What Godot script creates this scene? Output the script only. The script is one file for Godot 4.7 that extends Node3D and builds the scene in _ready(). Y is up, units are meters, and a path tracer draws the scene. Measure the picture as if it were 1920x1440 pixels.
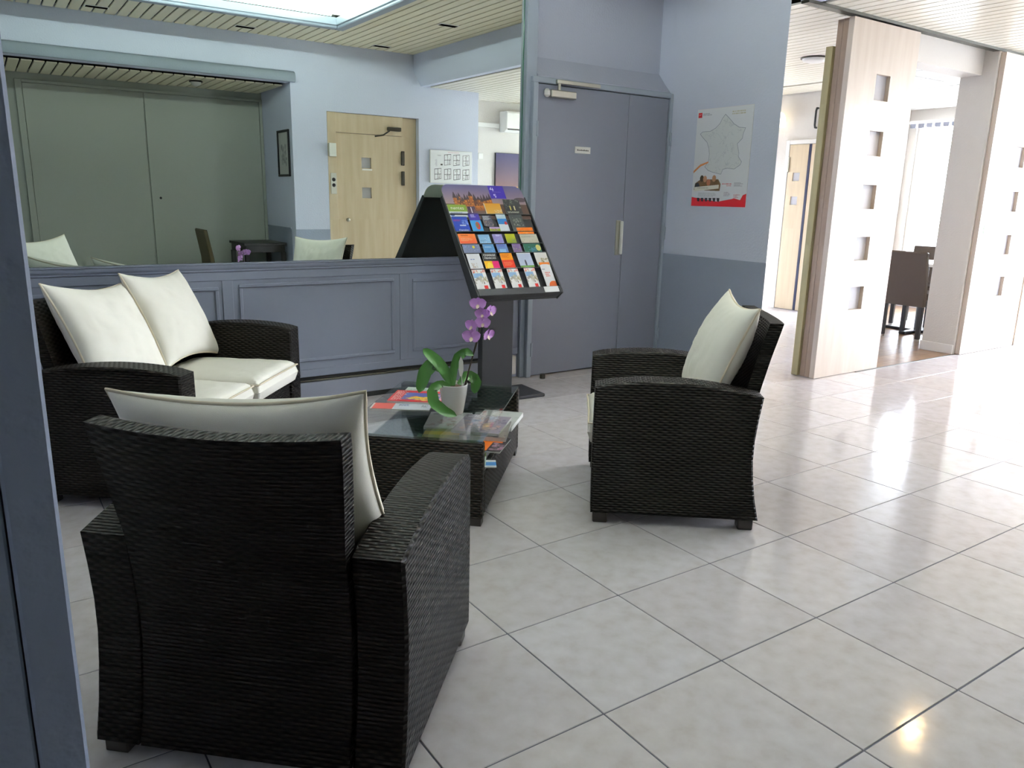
extends Node3D

# ------------------------------------------------------------------ geometry collector
class Geo:
	var v := PackedVector3Array()
	var n := PackedVector3Array()
	var t := PackedVector2Array()
	var xf := Transform3D()

	func push(p: Vector3, nn: Vector3, uv: Vector2) -> void:
		v.append(xf * p)
		n.append((xf.basis * nn).normalized())
		t.append(uv)

	# corners counter-clockwise as seen from outside
	func tri(a: Vector3, b: Vector3, c: Vector3, na: Vector3, nb: Vector3, nc: Vector3, ua: Vector2, ub: Vector2, uc: Vector2) -> void:
		push(a, na, ua)
		push(c, nc, uc)
		push(b, nb, ub)

	func boxuv(p: Vector3, nn: Vector3) -> Vector2:
		var a := nn.abs()
		if a.y >= a.x and a.y >= a.z:
			return Vector2(p.x, p.z)
		if a.x >= a.z:
			return Vector2(p.z, -p.y)
		return Vector2(p.x, -p.y)

	func poly(pts: Array, hint: Vector3, uvs: Array = []) -> void:
		var nn: Vector3 = (pts[1] - pts[0]).cross(pts[2] - pts[0])
		if nn.length_squared() < 1e-16 and pts.size() > 3:
			nn = (pts[2] - pts[0]).cross(pts[3] - pts[0])
		if nn.length_squared() < 1e-18:
			return
		nn = nn.normalized()
		var flip := nn.dot(hint) < 0.0
		if flip:
			nn = -nn
		for i in range(1, pts.size() - 1):
			var k := [0, i, i + 1]
			if flip:
				k = [0, i + 1, i]
			var w := []
			for j in k:
				w.append(uvs[j] if uvs.size() else boxuv(pts[j], nn))
			tri(pts[k[0]], pts[k[1]], pts[k[2]], nn, nn, nn, w[0], w[1], w[2])

	# box from corner to corner with chamfered edges
	func box(lo: Vector3, hi: Vector3, bev := 0.0) -> Geo:
		var c := (lo + hi) * 0.5
		var h := (hi - lo) * 0.5
		h = h.abs()
		var b := minf(bev, minf(h.x, minf(h.y, h.z)) * 0.9)
		var e := [Vector3.RIGHT, Vector3.UP, Vector3.BACK]
		var hh := [h.x, h.y, h.z]
		for ax in 3:
			var a1 := (ax + 1) % 3
			var a2 := (ax + 2) % 3
			for s in [-1.0, 1.0]:
				var pts := []
				for k in [[-1, -1], [1, -1], [1, 1], [-1, 1]]:
					pts.append(c + e[ax] * s * hh[ax] + e[a1] * k[0] * (hh[a1] - b) + e[a2] * k[1] * (hh[a2] - b))
				poly(pts, e[ax] * s)
		if b > 0.0:
			for ax in 3:
				var a1 := (ax + 1) % 3
				var a2 := (ax + 2) % 3
				for s1 in [-1.0, 1.0]:
					for s2 in [-1.0, 1.0]:
						var pts := []
						for w in [-1.0, 1.0]:
							pts.append(c + e[ax] * w * (hh[ax] - b) + e[a1] * s1 * hh[a1] + e[a2] * s2 * (hh[a2] - b))
						for w in [1.0, -1.0]:
							pts.append(c + e[ax] * w * (hh[ax] - b) + e[a1] * s1 * (hh[a1] - b) + e[a2] * s2 * hh[a2])
						poly(pts, e[a1] * s1 + e[a2] * s2)
			for s0 in [-1.0, 1.0]:
				for s1 in [-1.0, 1.0]:
					for s2 in [-1.0, 1.0]:
						var q := c + Vector3(s0 * h.x, s1 * h.y, s2 * h.z)
						poly([q - Vector3(0, s1 * b, s2 * b), q - Vector3(s0 * b, 0, s2 * b), q - Vector3(s0 * b, s1 * b, 0)], Vector3(s0, s1, s2))
		return self

	# polygon in xy, extruded along z from d0 to d1, with chamfer and smooth sides
	func prism(pg: PackedVector2Array, d0: float, d1: float, bev := 0.0) -> Geo:
		if not Geometry2D.is_polygon_clockwise(pg):
			pass
		else:
			pg = pg.duplicate()
			pg.reverse()
		var m := pg.size()
		var en := []
		for i in m:
			var d := (pg[(i + 1) % m] - pg[i]).normalized()
			en.append(Vector2(d.y, -d.x))
		var inn := PackedVector2Array()
		for i in m:
			var a: Vector2 = en[(i + m - 1) % m]
			var b: Vector2 = en[i]
			var bis := (a + b).normalized()
			inn.append(pg[i] - bis * bev / maxf(0.3, bis.dot(b)))
		var idx := Geometry2D.triangulate_polygon(inn)
		for side in [[d0, -1.0], [d1, 1.0]]:
			for i in range(0, idx.size(), 3):
				var pts := []
				var uvs := []
				for k in 3:
					var p := inn[idx[i + k]]
					pts.append(Vector3(p.x, p.y, side[0]))
					uvs.append(Vector2(p.x, -p.y))
				poly(pts, Vector3(0, 0, side[1]), uvs)
		var run := 0.0
		for i in m:
			var j := (i + 1) % m
			var e0: Vector2 = en[i]
			var na := e0
			var nb := e0
			var ep: Vector2 = en[(i + m - 1) % m]
			var ex: Vector2 = en[j]
			if ep.dot(e0) > 0.8:
				na = (ep + e0).normalized()
			if ex.dot(e0) > 0.8:
				nb = (ex + e0).normalized()
			var l := (pg[j] - pg[i]).length()
			var a0 := Vector3(pg[i].x, pg[i].y, d0 + bev)
			var a1 := Vector3(pg[i].x, pg[i].y, d1 - bev)
			var b0 := Vector3(pg[j].x, pg[j].y, d0 + bev)
			var b1 := Vector3(pg[j].x, pg[j].y, d1 - bev)
			var n3a := Vector3(na.x, na.y, 0)
			var n3b := Vector3(nb.x, nb.y, 0)
			tri(a0, b0, b1, n3a, n3b, n3b, Vector2(d0, run), Vector2(d0, run + l), Vector2(d1, run + l))
			tri(a0, b1, a1, n3a, n3b, n3a, Vector2(d0, run), Vector2(d1, run + l), Vector2(d1, run))
			if bev > 0.0:
				for side in [[d0, d0 + bev, -1.0], [d1, d1 - bev, 1.0]]:
					poly([Vector3(pg[i].x, pg[i].y, side[1]), Vector3(pg[j].x, pg[j].y, side[1]), Vector3(inn[j].x, inn[j].y, side[0]), Vector3(inn[i].x, inn[i].y, side[0])], Vector3(e0.x, e0.y, side[2]))
			run += l
		return self

	# profile of (radius, height) turned about y
	func lathe(pr: Array, seg := 24) -> Geo:
		var area := 0.0
		for i in pr.size() - 1:
			area += (pr[i].x + pr[i + 1].x) * (pr[i + 1].y - pr[i].y)
		if area < 0.0:
			pr = pr.duplicate()
			pr.reverse()
		var m := pr.size()
		var nr := []
		for i in m:
			var d: Vector2 = pr[mini(i + 1, m - 1)] - pr[maxi(i - 1, 0)]
			nr.append(Vector2(d.y, -d.x).normalized())
		for k in seg:
			var a0 := TAU * k / seg
			var a1 := TAU * (k + 1) / seg
			for i in m - 1:
				var q := []
				var qn := []
				for w in [[a0, i], [a1, i], [a1, i + 1], [a0, i + 1]]:
					var cs := cos(w[0])
					var sn := -sin(w[0])
					var p: Vector2 = pr[w[1]]
					var nn: Vector2 = nr[w[1]]
					q.append(Vector3(cs * p.x, p.y, sn * p.x))
					qn.append(Vector3(cs * nn.x, nn.y, sn * nn.x))
				var u0 := float(k) / seg
				var u1 := float(k + 1) / seg
				var w0 := float(i) / m
				var w1 := float(i + 1) / m
				tri(q[0], q[1], q[2], qn[0], qn[1], qn[2], Vector2(u0, w0), Vector2(u1, w0), Vector2(u1, w1))
				tri(q[0], q[2], q[3], qn[0], qn[2], qn[3], Vector2(u0, w0), Vector2(u1, w1), Vector2(u0, w1))
		return self

	func tube(pts: Array, r: float, seg := 8, closed := false, r2 := -1.0) -> Geo:
		var m := pts.size()
		var rings := []
		var side := Vector3.ZERO
		for i in m:
			var a: Vector3 = pts[(i + m - 1) % m] if closed else pts[maxi(i - 1, 0)]
			var b: Vector3 = pts[(i + 1) % m] if closed else pts[mini(i + 1, m - 1)]
			var d := (b - a).normalized()
			if side == Vector3.ZERO:
				side = d.cross(Vector3.UP if absf(d.y) < 0.9 else Vector3.RIGHT)
			side = (side - d * side.dot(d)).normalized()
			var up := d.cross(side)
			var rr := r if r2 < 0.0 else lerpf(r, r2, float(i) / (m - 1))
			var ring := []
			for k in seg:
				var an := TAU * k / seg
				ring.append([pts[i] + (side * cos(an) + up * sin(an)) * rr, side * cos(an) + up * sin(an)])
			rings.append(ring)
		for i in (m if closed else m - 1):
			var r0: Array = rings[i]
			var r1: Array = rings[(i + 1) % m]
			for k in seg:
				var l := (k + 1) % seg
				var z := Vector2.ZERO
				tri(r0[k][0], r0[l][0], r1[l][0], r0[k][1], r0[l][1], r1[l][1], z, z, z)
				tri(r0[k][0], r1[l][0], r1[k][0], r0[k][1], r1[l][1], r1[k][1], z, z, z)
		if not closed:
			for e in [[0, 1], [m - 1, m - 2]]:
				var ring: Array = rings[e[0]]
				var hint: Vector3 = pts[e[0]] - pts[e[1]]
				var pp := []
				for k in seg:
					pp.append(ring[k][0])
				poly(pp, hint)
		return self

	# smooth surface from a grid of points; flip turns it over
	func sheet(g: Array, flip := false, us := 1.0, vs := 1.0) -> Geo:
		var mu := g.size()
		var mv: int = g[0].size()
		var nn := []
		for i in mu:
			var row := []
			for j in mv:
				var du: Vector3 = g[mini(i + 1, mu - 1)][j] - g[maxi(i - 1, 0)][j]
				var dv: Vector3 = g[i][mini(j + 1, mv - 1)] - g[i][maxi(j - 1, 0)]
				var q := du.cross(dv)
				q = q.normalized() if q.length_squared() > 1e-20 else Vector3.UP
				row.append(-q if flip else q)
			nn.append(row)
		for i in mu - 1:
			for j in mv - 1:
				var ix := [[i, j], [i + 1, j], [i + 1, j + 1], [i, j + 1]]
				if flip:
					ix = [[i, j], [i, j + 1], [i + 1, j + 1], [i + 1, j]]
				var P := []
				var N := []
				var U := []
				for w in ix:
					P.append(g[w[0]][w[1]])
					N.append(nn[w[0]][w[1]])
					U.append(Vector2(us * w[0] / (mu - 1.0), vs * w[1] / (mv - 1.0)))
				tri(P[0], P[1], P[2], N[0], N[1], N[2], U[0], U[1], U[2])
				tri(P[0], P[2], P[3], N[0], N[2], N[3], U[0], U[2], U[3])
		return self

	func mesh() -> ArrayMesh:
		var a := []
		a.resize(Mesh.ARRAY_MAX)
		a[Mesh.ARRAY_VERTEX] = v
		a[Mesh.ARRAY_NORMAL] = n
		a[Mesh.ARRAY_TEX_UV] = t
		var m := ArrayMesh.new()
		m.add_surface_from_arrays(Mesh.PRIMITIVE_TRIANGLES, a)
		return m


# ------------------------------------------------------------------ scene helpers
var M := {}
var taken := {}

func numbered(called: String) -> String:
	var k: int = taken.get(called, 0)
	taken[called] = k + 1
	return called if k == 0 else "%s_%03d" % [called, k]

func B(x0: float, y0: float, z0: float, x1: float, y1: float, z1: float, bev := 0.0) -> Geo:
	return Geo.new().box(Vector3(x0, y0, z0), Vector3(x1, y1, z1), bev)

func part(called: String, g: Variant, m: Material, parent: Node3D) -> MeshInstance3D:
	var o := MeshInstance3D.new()
	o.name = called if parent != self else numbered(called)
	o.mesh = g.mesh() if g is Geo else g
	o.material_override = m
	parent.add_child(o, true)
	return o

func struct(called: String, g: Variant, m: Material) -> MeshInstance3D:
	var o := part(called, g, m, self)
	o.set_meta("kind", "structure")
	return o

func tag(o: Node3D, label: String, category: String, group := "") -> void:
	o.set_meta("label", label)
	o.set_meta("category", category)
	if group:
		o.set_meta("group", group)

func thing(called: String, label: String, category: String, at := Vector3.ZERO, yaw := 0.0, group := "") -> Node3D:
	var o := Node3D.new()
	o.name = numbered(called)
	add_child(o, true)
	o.position = at
	o.rotation.y = yaw
	tag(o, label, category, group)
	return o

func single(called: String, g: Variant, m: Material, label: String, category: String, at := Vector3.ZERO, yaw := 0.0, group := "") -> MeshInstance3D:
	var o := part(called, g, m, self)
	o.position = at
	o.rotation.y = yaw
	tag(o, label, category, group)
	return o

func mat(key: String, c: Color, rough := 0.6, metal := 0.0, spec := 0.5) -> StandardMaterial3D:
	var m := StandardMaterial3D.new()
	m.resource_name = key
	m.albedo_color = c
	m.roughness = rough
	m.metallic = metal
	m.metallic_specular = spec
	M[key] = m
	return m

func c8(r: int, g: int, b: int) -> Color:
	return Color(r / 255.0, g / 255.0, b / 255.0)

func noise_tex(freq: float, size: int, sd: int, ramp: Array = [], oct := 4, normal := false, bump := 2.0) -> NoiseTexture2D:
	var f := FastNoiseLite.new()
	f.noise_type = FastNoiseLite.TYPE_SIMPLEX_SMOOTH
	f.frequency = freq
	f.seed = sd
	f.fractal_octaves = oct
	var x := NoiseTexture2D.new()
	x.width = size
	x.height = size
	x.seamless = true
	x.noise = f
	if normal:
		x.as_normal_map = true
		x.bump_strength = bump
	if ramp.size():
		var g := Gradient.new()
		var off := PackedFloat32Array()
		var col := PackedColorArray()
		for e in ramp:
			off.append(e[0])
			col.append(e[1])
		g.offsets = off
		g.colors = col
		x.color_ramp = g
	return x

func tri_world(m: StandardMaterial3D, s: float) -> void:
	m.uv1_triplanar = true
	m.uv1_world_triplanar = true
	m.uv1_scale = Vector3(s, s, s)

# ------------------------------------------------------------------ first: camera, sky, light, exposure
const CAM_H := 1.2994
const MIRROR_Z := -4.66
const HS := 2.95      # lounge ceiling
const HL := 2.60      # lobby ceiling

func _ready() -> void:
	var cam := Camera3D.new()
	cam.name = "camera"
	var fl := 1456.3
	cam.fov = rad_to_deg(2.0 * atan(720.0 / fl))
	var p := 0.23508
	var r := 0.022214
	var yaw := 0.59935
	var rt := Vector3(cos(yaw), 0, sin(yaw))
	var fh := Vector3(sin(yaw), 0, -cos(yaw))
	var fw := fh * cos(p) - Vector3.UP * sin(p)
	var up := Vector3.UP * cos(p) + fh * sin(p)
	# roll
	var rt2 := rt * cos(r) + up * sin(r)
	var up2 := up * cos(r) - rt * sin(r)
	cam.transform = Transform3D(Basis(rt2, up2, -fw), Vector3(0, CAM_H, 0))
	cam.near = 0.03
	cam.far = 200.0
	add_child(cam)
	cam.current = true

	var env := Environment.new()
	env.tonemap_mode = Environment.TONE_MAPPER_LINEAR
	env.tonemap_exposure = 1.12
	env.background_mode = Environment.BG_SKY
	env.sdfgi_enabled = true
	env.ssao_enabled = true
	env.ssil_enabled = true
	var sk := ProceduralSkyMaterial.new()
	sk.sky_top_color = c8(214, 226, 246)
	sk.sky_horizon_color = c8(240, 246, 255)
	sk.ground_horizon_color = c8(225, 222, 215)
	sk.ground_bottom_color = c8(190, 186, 178)
	sk.sky_energy_multiplier = 1.0
	sk.ground_energy_multiplier = 1.0
	var sky := Sky.new()
	sky.sky_material = sk
	env.sky = sky
	env.background_energy_multiplier = 38.0
	env.ambient_light_source = Environment.AMBIENT_SOURCE_SKY
	var we := WorldEnvironment.new()
	we.name = "world"
	we.environment = env
	add_child(we)

	var sun := DirectionalLight3D.new()
	sun.name = "sun"
	sun.light_energy = 6.0
	sun.light_color = Color(1.0, 0.96, 0.88)
	sun.light_angular_distance = 0.6
	sun.shadow_enabled = true
	sun.sky_mode = DirectionalLight3D.SKY_MODE_LIGHT_ONLY
	add_child(sun)
	sun.look_at_from_position(Vector3.ZERO, Vector3(0.6, -0.45, 0.66))

	materials()
	shell()
	ceilings()
	floors()
	mirror_wall()
	blue_door()
	east_wall_things()
	panels()
	corridor()
	restaurant()
	south_side()
	seating()
	coffee_table()
	orchid()
	display_stand()


# ------------------------------------------------------------------ materials
func weave_texture() -> Array:
	# two stakes by two strands of a plain weave: colour and relief
	var w := 128
	var h := 64
	var a := Image.create(w, h, false, Image.FORMAT_RGBA8)
	var b := Image.create(w, h, false, Image.FORMAT_RGBA8)
	for y in h:
		var row := int(y / (h / 2.0))
		var fy := fposmod(y / (h / 2.0), 1.0) * 2.0 - 1.0
		var edge := sqrt(maxf(0.0, 1.0 - fy * fy))
		for x in w:
			var ph := x / float(w) * TAU
			var over := 0.5 + 0.5 * cos(ph + PI * row)
			var hh := edge * (0.25 + 0.75 * over)
			b.set_pixel(x, y, Color(hh, hh, hh))
			var k := 0.10 + 0.90 * hh
			a.set_pixel(x, y, Color(k, k, k))
	return [ImageTexture.create_from_image(a), ImageTexture.create_from_image(b)]

func grain_texture(base: Color, dark: Color, sd: int) -> ImageTexture:
	var f := FastNoiseLite.new()
	f.seed = sd
	f.frequency = 0.02
	f.fractal_octaves = 4
	var im := Image.create(256, 256, false, Image.FORMAT_RGBA8)
	for y in 256:
		for x in 256:
			var q := 0.5 + 0.9 * f.get_noise_2d(x * 2.2, y * 0.18)
			q = clampf(q, 0.0, 1.0)
			im.set_pixel(x, y, base.lerp(dark, q))
	return ImageTexture.create_from_image(im)

func materials() -> void:
	var plaster := noise_tex(0.06, 256, 3, [], 4)
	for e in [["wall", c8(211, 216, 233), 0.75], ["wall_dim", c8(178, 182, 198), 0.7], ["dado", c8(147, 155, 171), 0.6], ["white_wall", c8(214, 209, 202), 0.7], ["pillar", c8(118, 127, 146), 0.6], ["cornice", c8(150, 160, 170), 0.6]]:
		var m := mat(e[0], e[1], e[2])
		m.heightmap_enabled = true
		m.heightmap_texture = plaster
		m.heightmap_scale = 0.12
		tri_world(m, 3.0)
	mat("door_blue", c8(133, 136, 150), 0.45)
	mat("frame_blue", c8(154, 163, 176), 0.45)
	mat("wainscot", c8(126, 131, 147), 0.42)
	mat("heater", c8(138, 141, 155), 0.4)
	mat("dark_gap", c8(20, 20, 22), 0.8)
	mat("void", c8(14, 13, 11), 0.9)
	mat("vent_dark", c8(10, 10, 11), 1.0, 0.0, 0.0)
	mat("slat", c8(234, 225, 194), 0.45)
	mat("lobby_slat", c8(236, 230, 214), 0.28)
	mat("white_paint", c8(236, 234, 230), 0.5)
	mat("grid_tile", c8(232, 232, 230), 0.85)
	mat("closet", c8(170, 173, 163), 0.55)
	mat("steel", c8(190, 188, 176), 0.35, 0.85)
	mat("dark_steel", c8(70, 68, 60), 0.4, 0.7)
	mat("white_plastic", c8(238, 236, 230), 0.35)
	mat("black", c8(22, 22, 24), 0.45)
	mat("stand_black", c8(34, 34, 38), 0.5)
	mat("stand_grey", c8(240, 240, 228), 0.6)
	mat("green_sticker", c8(70, 160, 60), 0.5)
	mat("red_print", c8(200, 40, 40), 0.5)
	mat("paper", c8(240, 240, 240), 0.6)
	mat("paper_edge", c8(224, 224, 220), 0.7)
	mat("letter_white", c8(245, 245, 240), 0.6)
	mat("soil", c8(70, 50, 35), 0.9)
	mat("stem", c8(66, 56, 40), 0.5)
	mat("pot", c8(238, 236, 232), 0.18)
	mat("wood_dark", c8(30, 27, 25), 0.4)
	mat("leather", c8(74, 60, 46), 0.5)
	mat("chair_olive", c8(72, 62, 34), 0.6)
	mat("grout", c8(86, 86, 98), 0.8)
	mat("pavement", c8(190, 188, 182), 0.9)
	mat("navy", c8(30, 36, 66), 0.4)
	var mi := mat("mirror", Color(0.87, 0.91, 0.89), 0.0, 1.0)
	mi.metallic_specular = 0.5
	# veneer
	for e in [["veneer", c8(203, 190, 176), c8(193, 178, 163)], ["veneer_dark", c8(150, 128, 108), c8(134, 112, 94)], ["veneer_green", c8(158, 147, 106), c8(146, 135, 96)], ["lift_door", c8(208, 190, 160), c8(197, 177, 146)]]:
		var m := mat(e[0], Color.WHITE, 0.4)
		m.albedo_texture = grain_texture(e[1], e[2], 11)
	for i in 3:
		var m := mat("plank%d" % i, Color.WHITE, 0.3)
		m.albedo_texture = grain_texture([c8(132, 102, 74), c8(122, 93, 66), c8(142, 111, 82)][i], [c8(108, 80, 56), c8(98, 73, 50), c8(116, 88, 62)][i], 20 + i)
	# floor tiles: polished, mottled beige
	var mott := noise_tex(0.02, 512, 8, [[0.0, c8(201, 193, 191)], [0.4, c8(210, 204, 204)], [0.6, c8(213, 207, 208)], [1.0, c8(219, 214, 215)]], 5)
	var wav := noise_tex(0.02, 256, 9, [], 5)
	for i in 3:
		var m := mat("tile%d" % i, [Color(1, 1, 1), Color(0.975, 0.97, 0.97), Color(0.99, 0.985, 0.975)][i], 0.11)
		m.albedo_texture = mott
		m.heightmap_enabled = true
		m.heightmap_texture = wav
		m.heightmap_scale = 0.03
		tri_world(m, 1.1)
		m.uv1_offset = Vector3(0.31 * i, 0.17 * i, 0.43 * i)
	# wicker
	var wv := weave_texture()
	for e in [["wicker", c8(35, 28, 23), 0.48], ["wicker_table", c8(58, 48, 40), 0.48]]:
		var m := mat(e[0], e[1], e[2])
		m.albedo_texture = wv[0]
		m.heightmap_enabled = true
		m.heightmap_texture = wv[1]
		m.heightmap_scale = 0.7
		m.metallic_specular = 0.22
		m.uv1_scale = Vector3(1.0 / 0.040, 1.0 / 0.021, 1)
	mat("wicker_leg", c8(40, 33, 29), 0.5)
	# cloth
	var cl := noise_tex(0.25, 256, 5, [], 3)
	for e in [["cushion", c8(240, 236, 224)], ["piping", c8(226, 214, 190)]]:
		var m := mat(e[0], e[1], 0.85, 0.0, 0.3)
		m.heightmap_enabled = true
		m.heightmap_texture = cl
		m.heightmap_scale = 0.03
		m.uv1_triplanar = true
		m.uv1_scale = Vector3(8, 8, 8)
	# leaves and petals
	var lf := mat("leaf", c8(58, 104, 40), 0.35)
	lf.backlight_enabled = true
	lf.backlight = Color(0.10, 0.2, 0.04)
	var pe := mat("petal", c8(214, 158, 226), 0.55)
	pe.backlight_enabled = true
	pe.backlight = Color(0.35, 0.15, 0.38)
	mat("petal_lip", c8(236, 214, 190), 0.5)
	# glass
	for e in [["glass_top", Color(0.5, 0.7, 0.62, 0.02)], ["glass_pane", Color(1, 1, 1, 0.03)]]:
		var m := mat(e[0], e[1], 0.02)
		m.transparency = BaseMaterial3D.TRANSPARENCY_ALPHA
	mat("glass_edge", c8(70, 120, 100), 0.1)
	var fr := mat("frosted", c8(240, 240, 244), 0.5)
	fr.backlight_enabled = true
	fr.backlight = Color(0.95, 0.95, 0.97)
	# lamps
	for e in [["tube_glow", Color(0.88, 1.0, 0.96), 6.0], ["lamp_glow", Color(1.0, 0.93, 0.8), 2.0], ["spot_glow", Color(1.0, 0.85, 0.6), 12.0]]:
		var m := mat(e[0], Color(0.9, 0.9, 0.9), 0.5)
		m.emission_enabled = true
		m.emission = e[1]
		m.emission_energy_multiplier = e[2]


# ------------------------------------------------------------------ shell
func shell() -> void:
	var T := 3.25
	struct("roof", B(-1.6, 3.25, -8.3, 10.5, 3.4, 1.0), M.white_paint)
	struct("pavement", B(-30, -0.4, -40, 45, -0.25, 40), M.pavement)
	struct("foundation", B(-1.6, -0.25, -8.3, 10.5, -0.02, 1.0), M.grout)
	# lounge
	struct("wall_west", B(-1.45, 0, -4.95, -1.3, T, 0.87), M.wall)
	struct("wall_north", Geo.new().box(Vector3(-1.3, 0, -4.82), Vector3(3.33, T, -4.67)), M.wall)
	struct("wall_north_backing", B(-1.45, 0, -5.1, 4.66, T, -4.95), M.wall)
	var eg := Geo.new()
	eg.xf = Transform3D(Basis(Vector3.RIGHT, Vector3(0, 0, 1), Vector3(0, -1, 0)), Vector3.ZERO)
	eg.prism(PackedVector2Array([Vector2(4.6, -8.15), Vector2(4.655, -8.15), Vector2(4.655, -3.66), Vector2(4.6, -3.58)]), -T, 0.0)
	var east := struct("wall_east", eg, M.wall)
	part("dado", B(4.597, 0, -4.70, 4.601, 0.89, -3.5795), M.dado, east)
	# ceiling beam between lounge and lobby
	var bm := Geo.new()
	bm.xf = Transform3D(Basis(Vector3.RIGHT, Vector3.UP, Vector3.BACK), Vector3.ZERO)
	bm.prism(PackedVector2Array([Vector2(4.6, 2.77), Vector2(4.70, 2.60), Vector2(4.78, 2.60), Vector2(4.78, 3.25), Vector2(4.6, 3.25)]), -3.578, -0.32)
	struct("trim_1", bm, M.wall)
	# pilaster between mirror and door, and the sloping head over the door
	struct("trim_2", B(3.222, 0, -4.669, 3.31, HS, -4.622, 0.004), M.frame_blue)
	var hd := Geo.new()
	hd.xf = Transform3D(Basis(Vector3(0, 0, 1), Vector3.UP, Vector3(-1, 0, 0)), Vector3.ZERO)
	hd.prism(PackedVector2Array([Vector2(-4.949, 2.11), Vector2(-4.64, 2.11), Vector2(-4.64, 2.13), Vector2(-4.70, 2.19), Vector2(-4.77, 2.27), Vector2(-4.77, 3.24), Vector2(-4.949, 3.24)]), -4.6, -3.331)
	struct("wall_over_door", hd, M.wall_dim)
	# left pillar beside the camera
	var pl := struct("wall_left", B(-0.36, 0, -1.30, -0.012, 2.95, -1.0, 0.003), M.pillar)
	part("corner_board", B(-0.010, 0, -1.29, 0.0425, 2.949, -0.995, 0.004), M.pillar, pl)
	# back wall with niche for the lift door, dado and header over the alcove
	var sw := Geo.new()
	sw.box(Vector3(3.07, 0, -0.32), Vector3(3.483, T, -0.17))
	sw.box(Vector3(4.668, 0, -0.32), Vector3(5.53, T, -0.17))
	sw.box(Vector3(3.483, 2.225, -0.32), Vector3(4.668, T, -0.17))
	sw.box(Vector3(3.483, 0, -0.19), Vector3(4.668, 2.225, -0.10))
	sw.box(Vector3(-1.3, 2.50, -0.32), Vector3(3.07, T, -0.17))
	var south := struct("wall_south", sw, M.wall)
	part("dado", B(3.066, 0, -0.323, 3.483, 0.89, -0.32), M.dado, south)
	part("dado", B(4.668, 0, -0.323, 5.533, 0.89, -0.32), M.dado, south)
	part("dado", B(5.53, 0, -0.32, 5.533, 0.89, 0.35), M.dado, south)
	var cn := Geo.new()
	cn.xf = Transform3D(Basis(Vector3(0, 0, 1), Vector3.UP, Vector3(-1, 0, 0)), Vector3.ZERO)
	var prof := PackedVector2Array([Vector2(-0.32, 2.615)])
	for k in 9:
		var a := PI / 2 * k / 8.0
		prof.append(Vector2(-0.32 - 0.05 * sin(a), 2.61 - 0.07 * (1 - cos(a))))
	prof.append_array(PackedVector2Array([Vector2(-0.37, 2.515), Vector2(-0.36, 2.50), Vector2(-0.32, 2.50)]))
	cn.prism(prof, -3.12, 1.3)
	struct("trim_3", cn, M.cornice)
	struct("wall_alcove_east", B(3.07, 0, -0.17, 3.2, T, 0.87), M.wall)
	struct("dado_alcove", Geo.new().box(Vector3(3.066, 0, -0.17), Vector3(3.07, 0.885, 0.70)).box(Vector3(3.058, 0.885, -0.17), Vector3(3.07, 0.905, 0.70)), M.dado)
	struct("wall_alcove_back", B(-1.3, 0, 0.76, 3.07, T, 0.87), M.closet)
	# lobby
	struct("wall_lobby_return", B(5.38, 0, -0.17, 5.53, T, 0.35), M.wall)
	struct("wall_lobby_south", Geo.new().box(Vector3(5.38, 0, 0.35), Vector3(10.35, T, 0.5)), M.white_wall)
	struct("wall_far_east", Geo.new().box(Vector3(10.2, 0, -6.05), Vector3(10.35, T, -5.80)).box(Vector3(10.2, 0, -5.8), Vector3(10.35, 0.3, -4.0)).box(Vector3(10.2, 2.36, -5.8), Vector3(10.35, T, -4.0)).box(Vector3(10.2, 0, -4.0), Vector3(10.35, T, -3.2)).box(Vector3(10.2, 2.42, -3.2), Vector3(10.35, T, 0.2)).box(Vector3(10.2, 0, 0.2), Vector3(10.35, T, 0.35)), M.white_wall)
	# corridor and restaurant
	struct("wall_corridor_north", Geo.new().box(Vector3(4.655, 0, -8.15), Vector3(6.9, T, -8.0)).box(Vector3(7.7, 0, -8.15), Vector3(8.57, T, -8.0)).box(Vector3(6.9, 2.1, -8.15), Vector3(7.7, T, -8.0)), M.white_wall)
	struct("wall_corridor_east", B(8.42, 0, -8.0, 8.57, T, -5.9), M.white_wall)
	struct("wall_restaurant_north", B(8.57, 0, -6.05, 10.2, T, -5.9), M.white_wall)
	struct("wall_pier", B(7.24, 0, -3.79, 10.2, T, -3.49, 0.004), M.white_wall)
	struct("baseboard_pier", Geo.new().box(Vector3(7.226, 0, -3.80), Vector3(7.24, 0.085, -3.495), 0.003).box(Vector3(7.24, 0, -3.804), Vector3(10.19, 0.085, -3.79), 0.003), M.white_paint)
	struct("wall_header", B(5.75, 2.40, -3.79, 7.24, T, -3.61, 0.003), M.white_wall)
	# windows
	window("window_1", Vector3(10.27, 0.3, -4.9), Vector3(0, 2.06, 1.8), 2)
	window("window_2", Vector3(7.3, 0.0, -8.07), Vector3(0.8, 2.1, 0), 1)
	window("window_3", Vector3(10.27, 0.0, -1.5), Vector3(0, 2.42, 3.4), 3)

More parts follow.
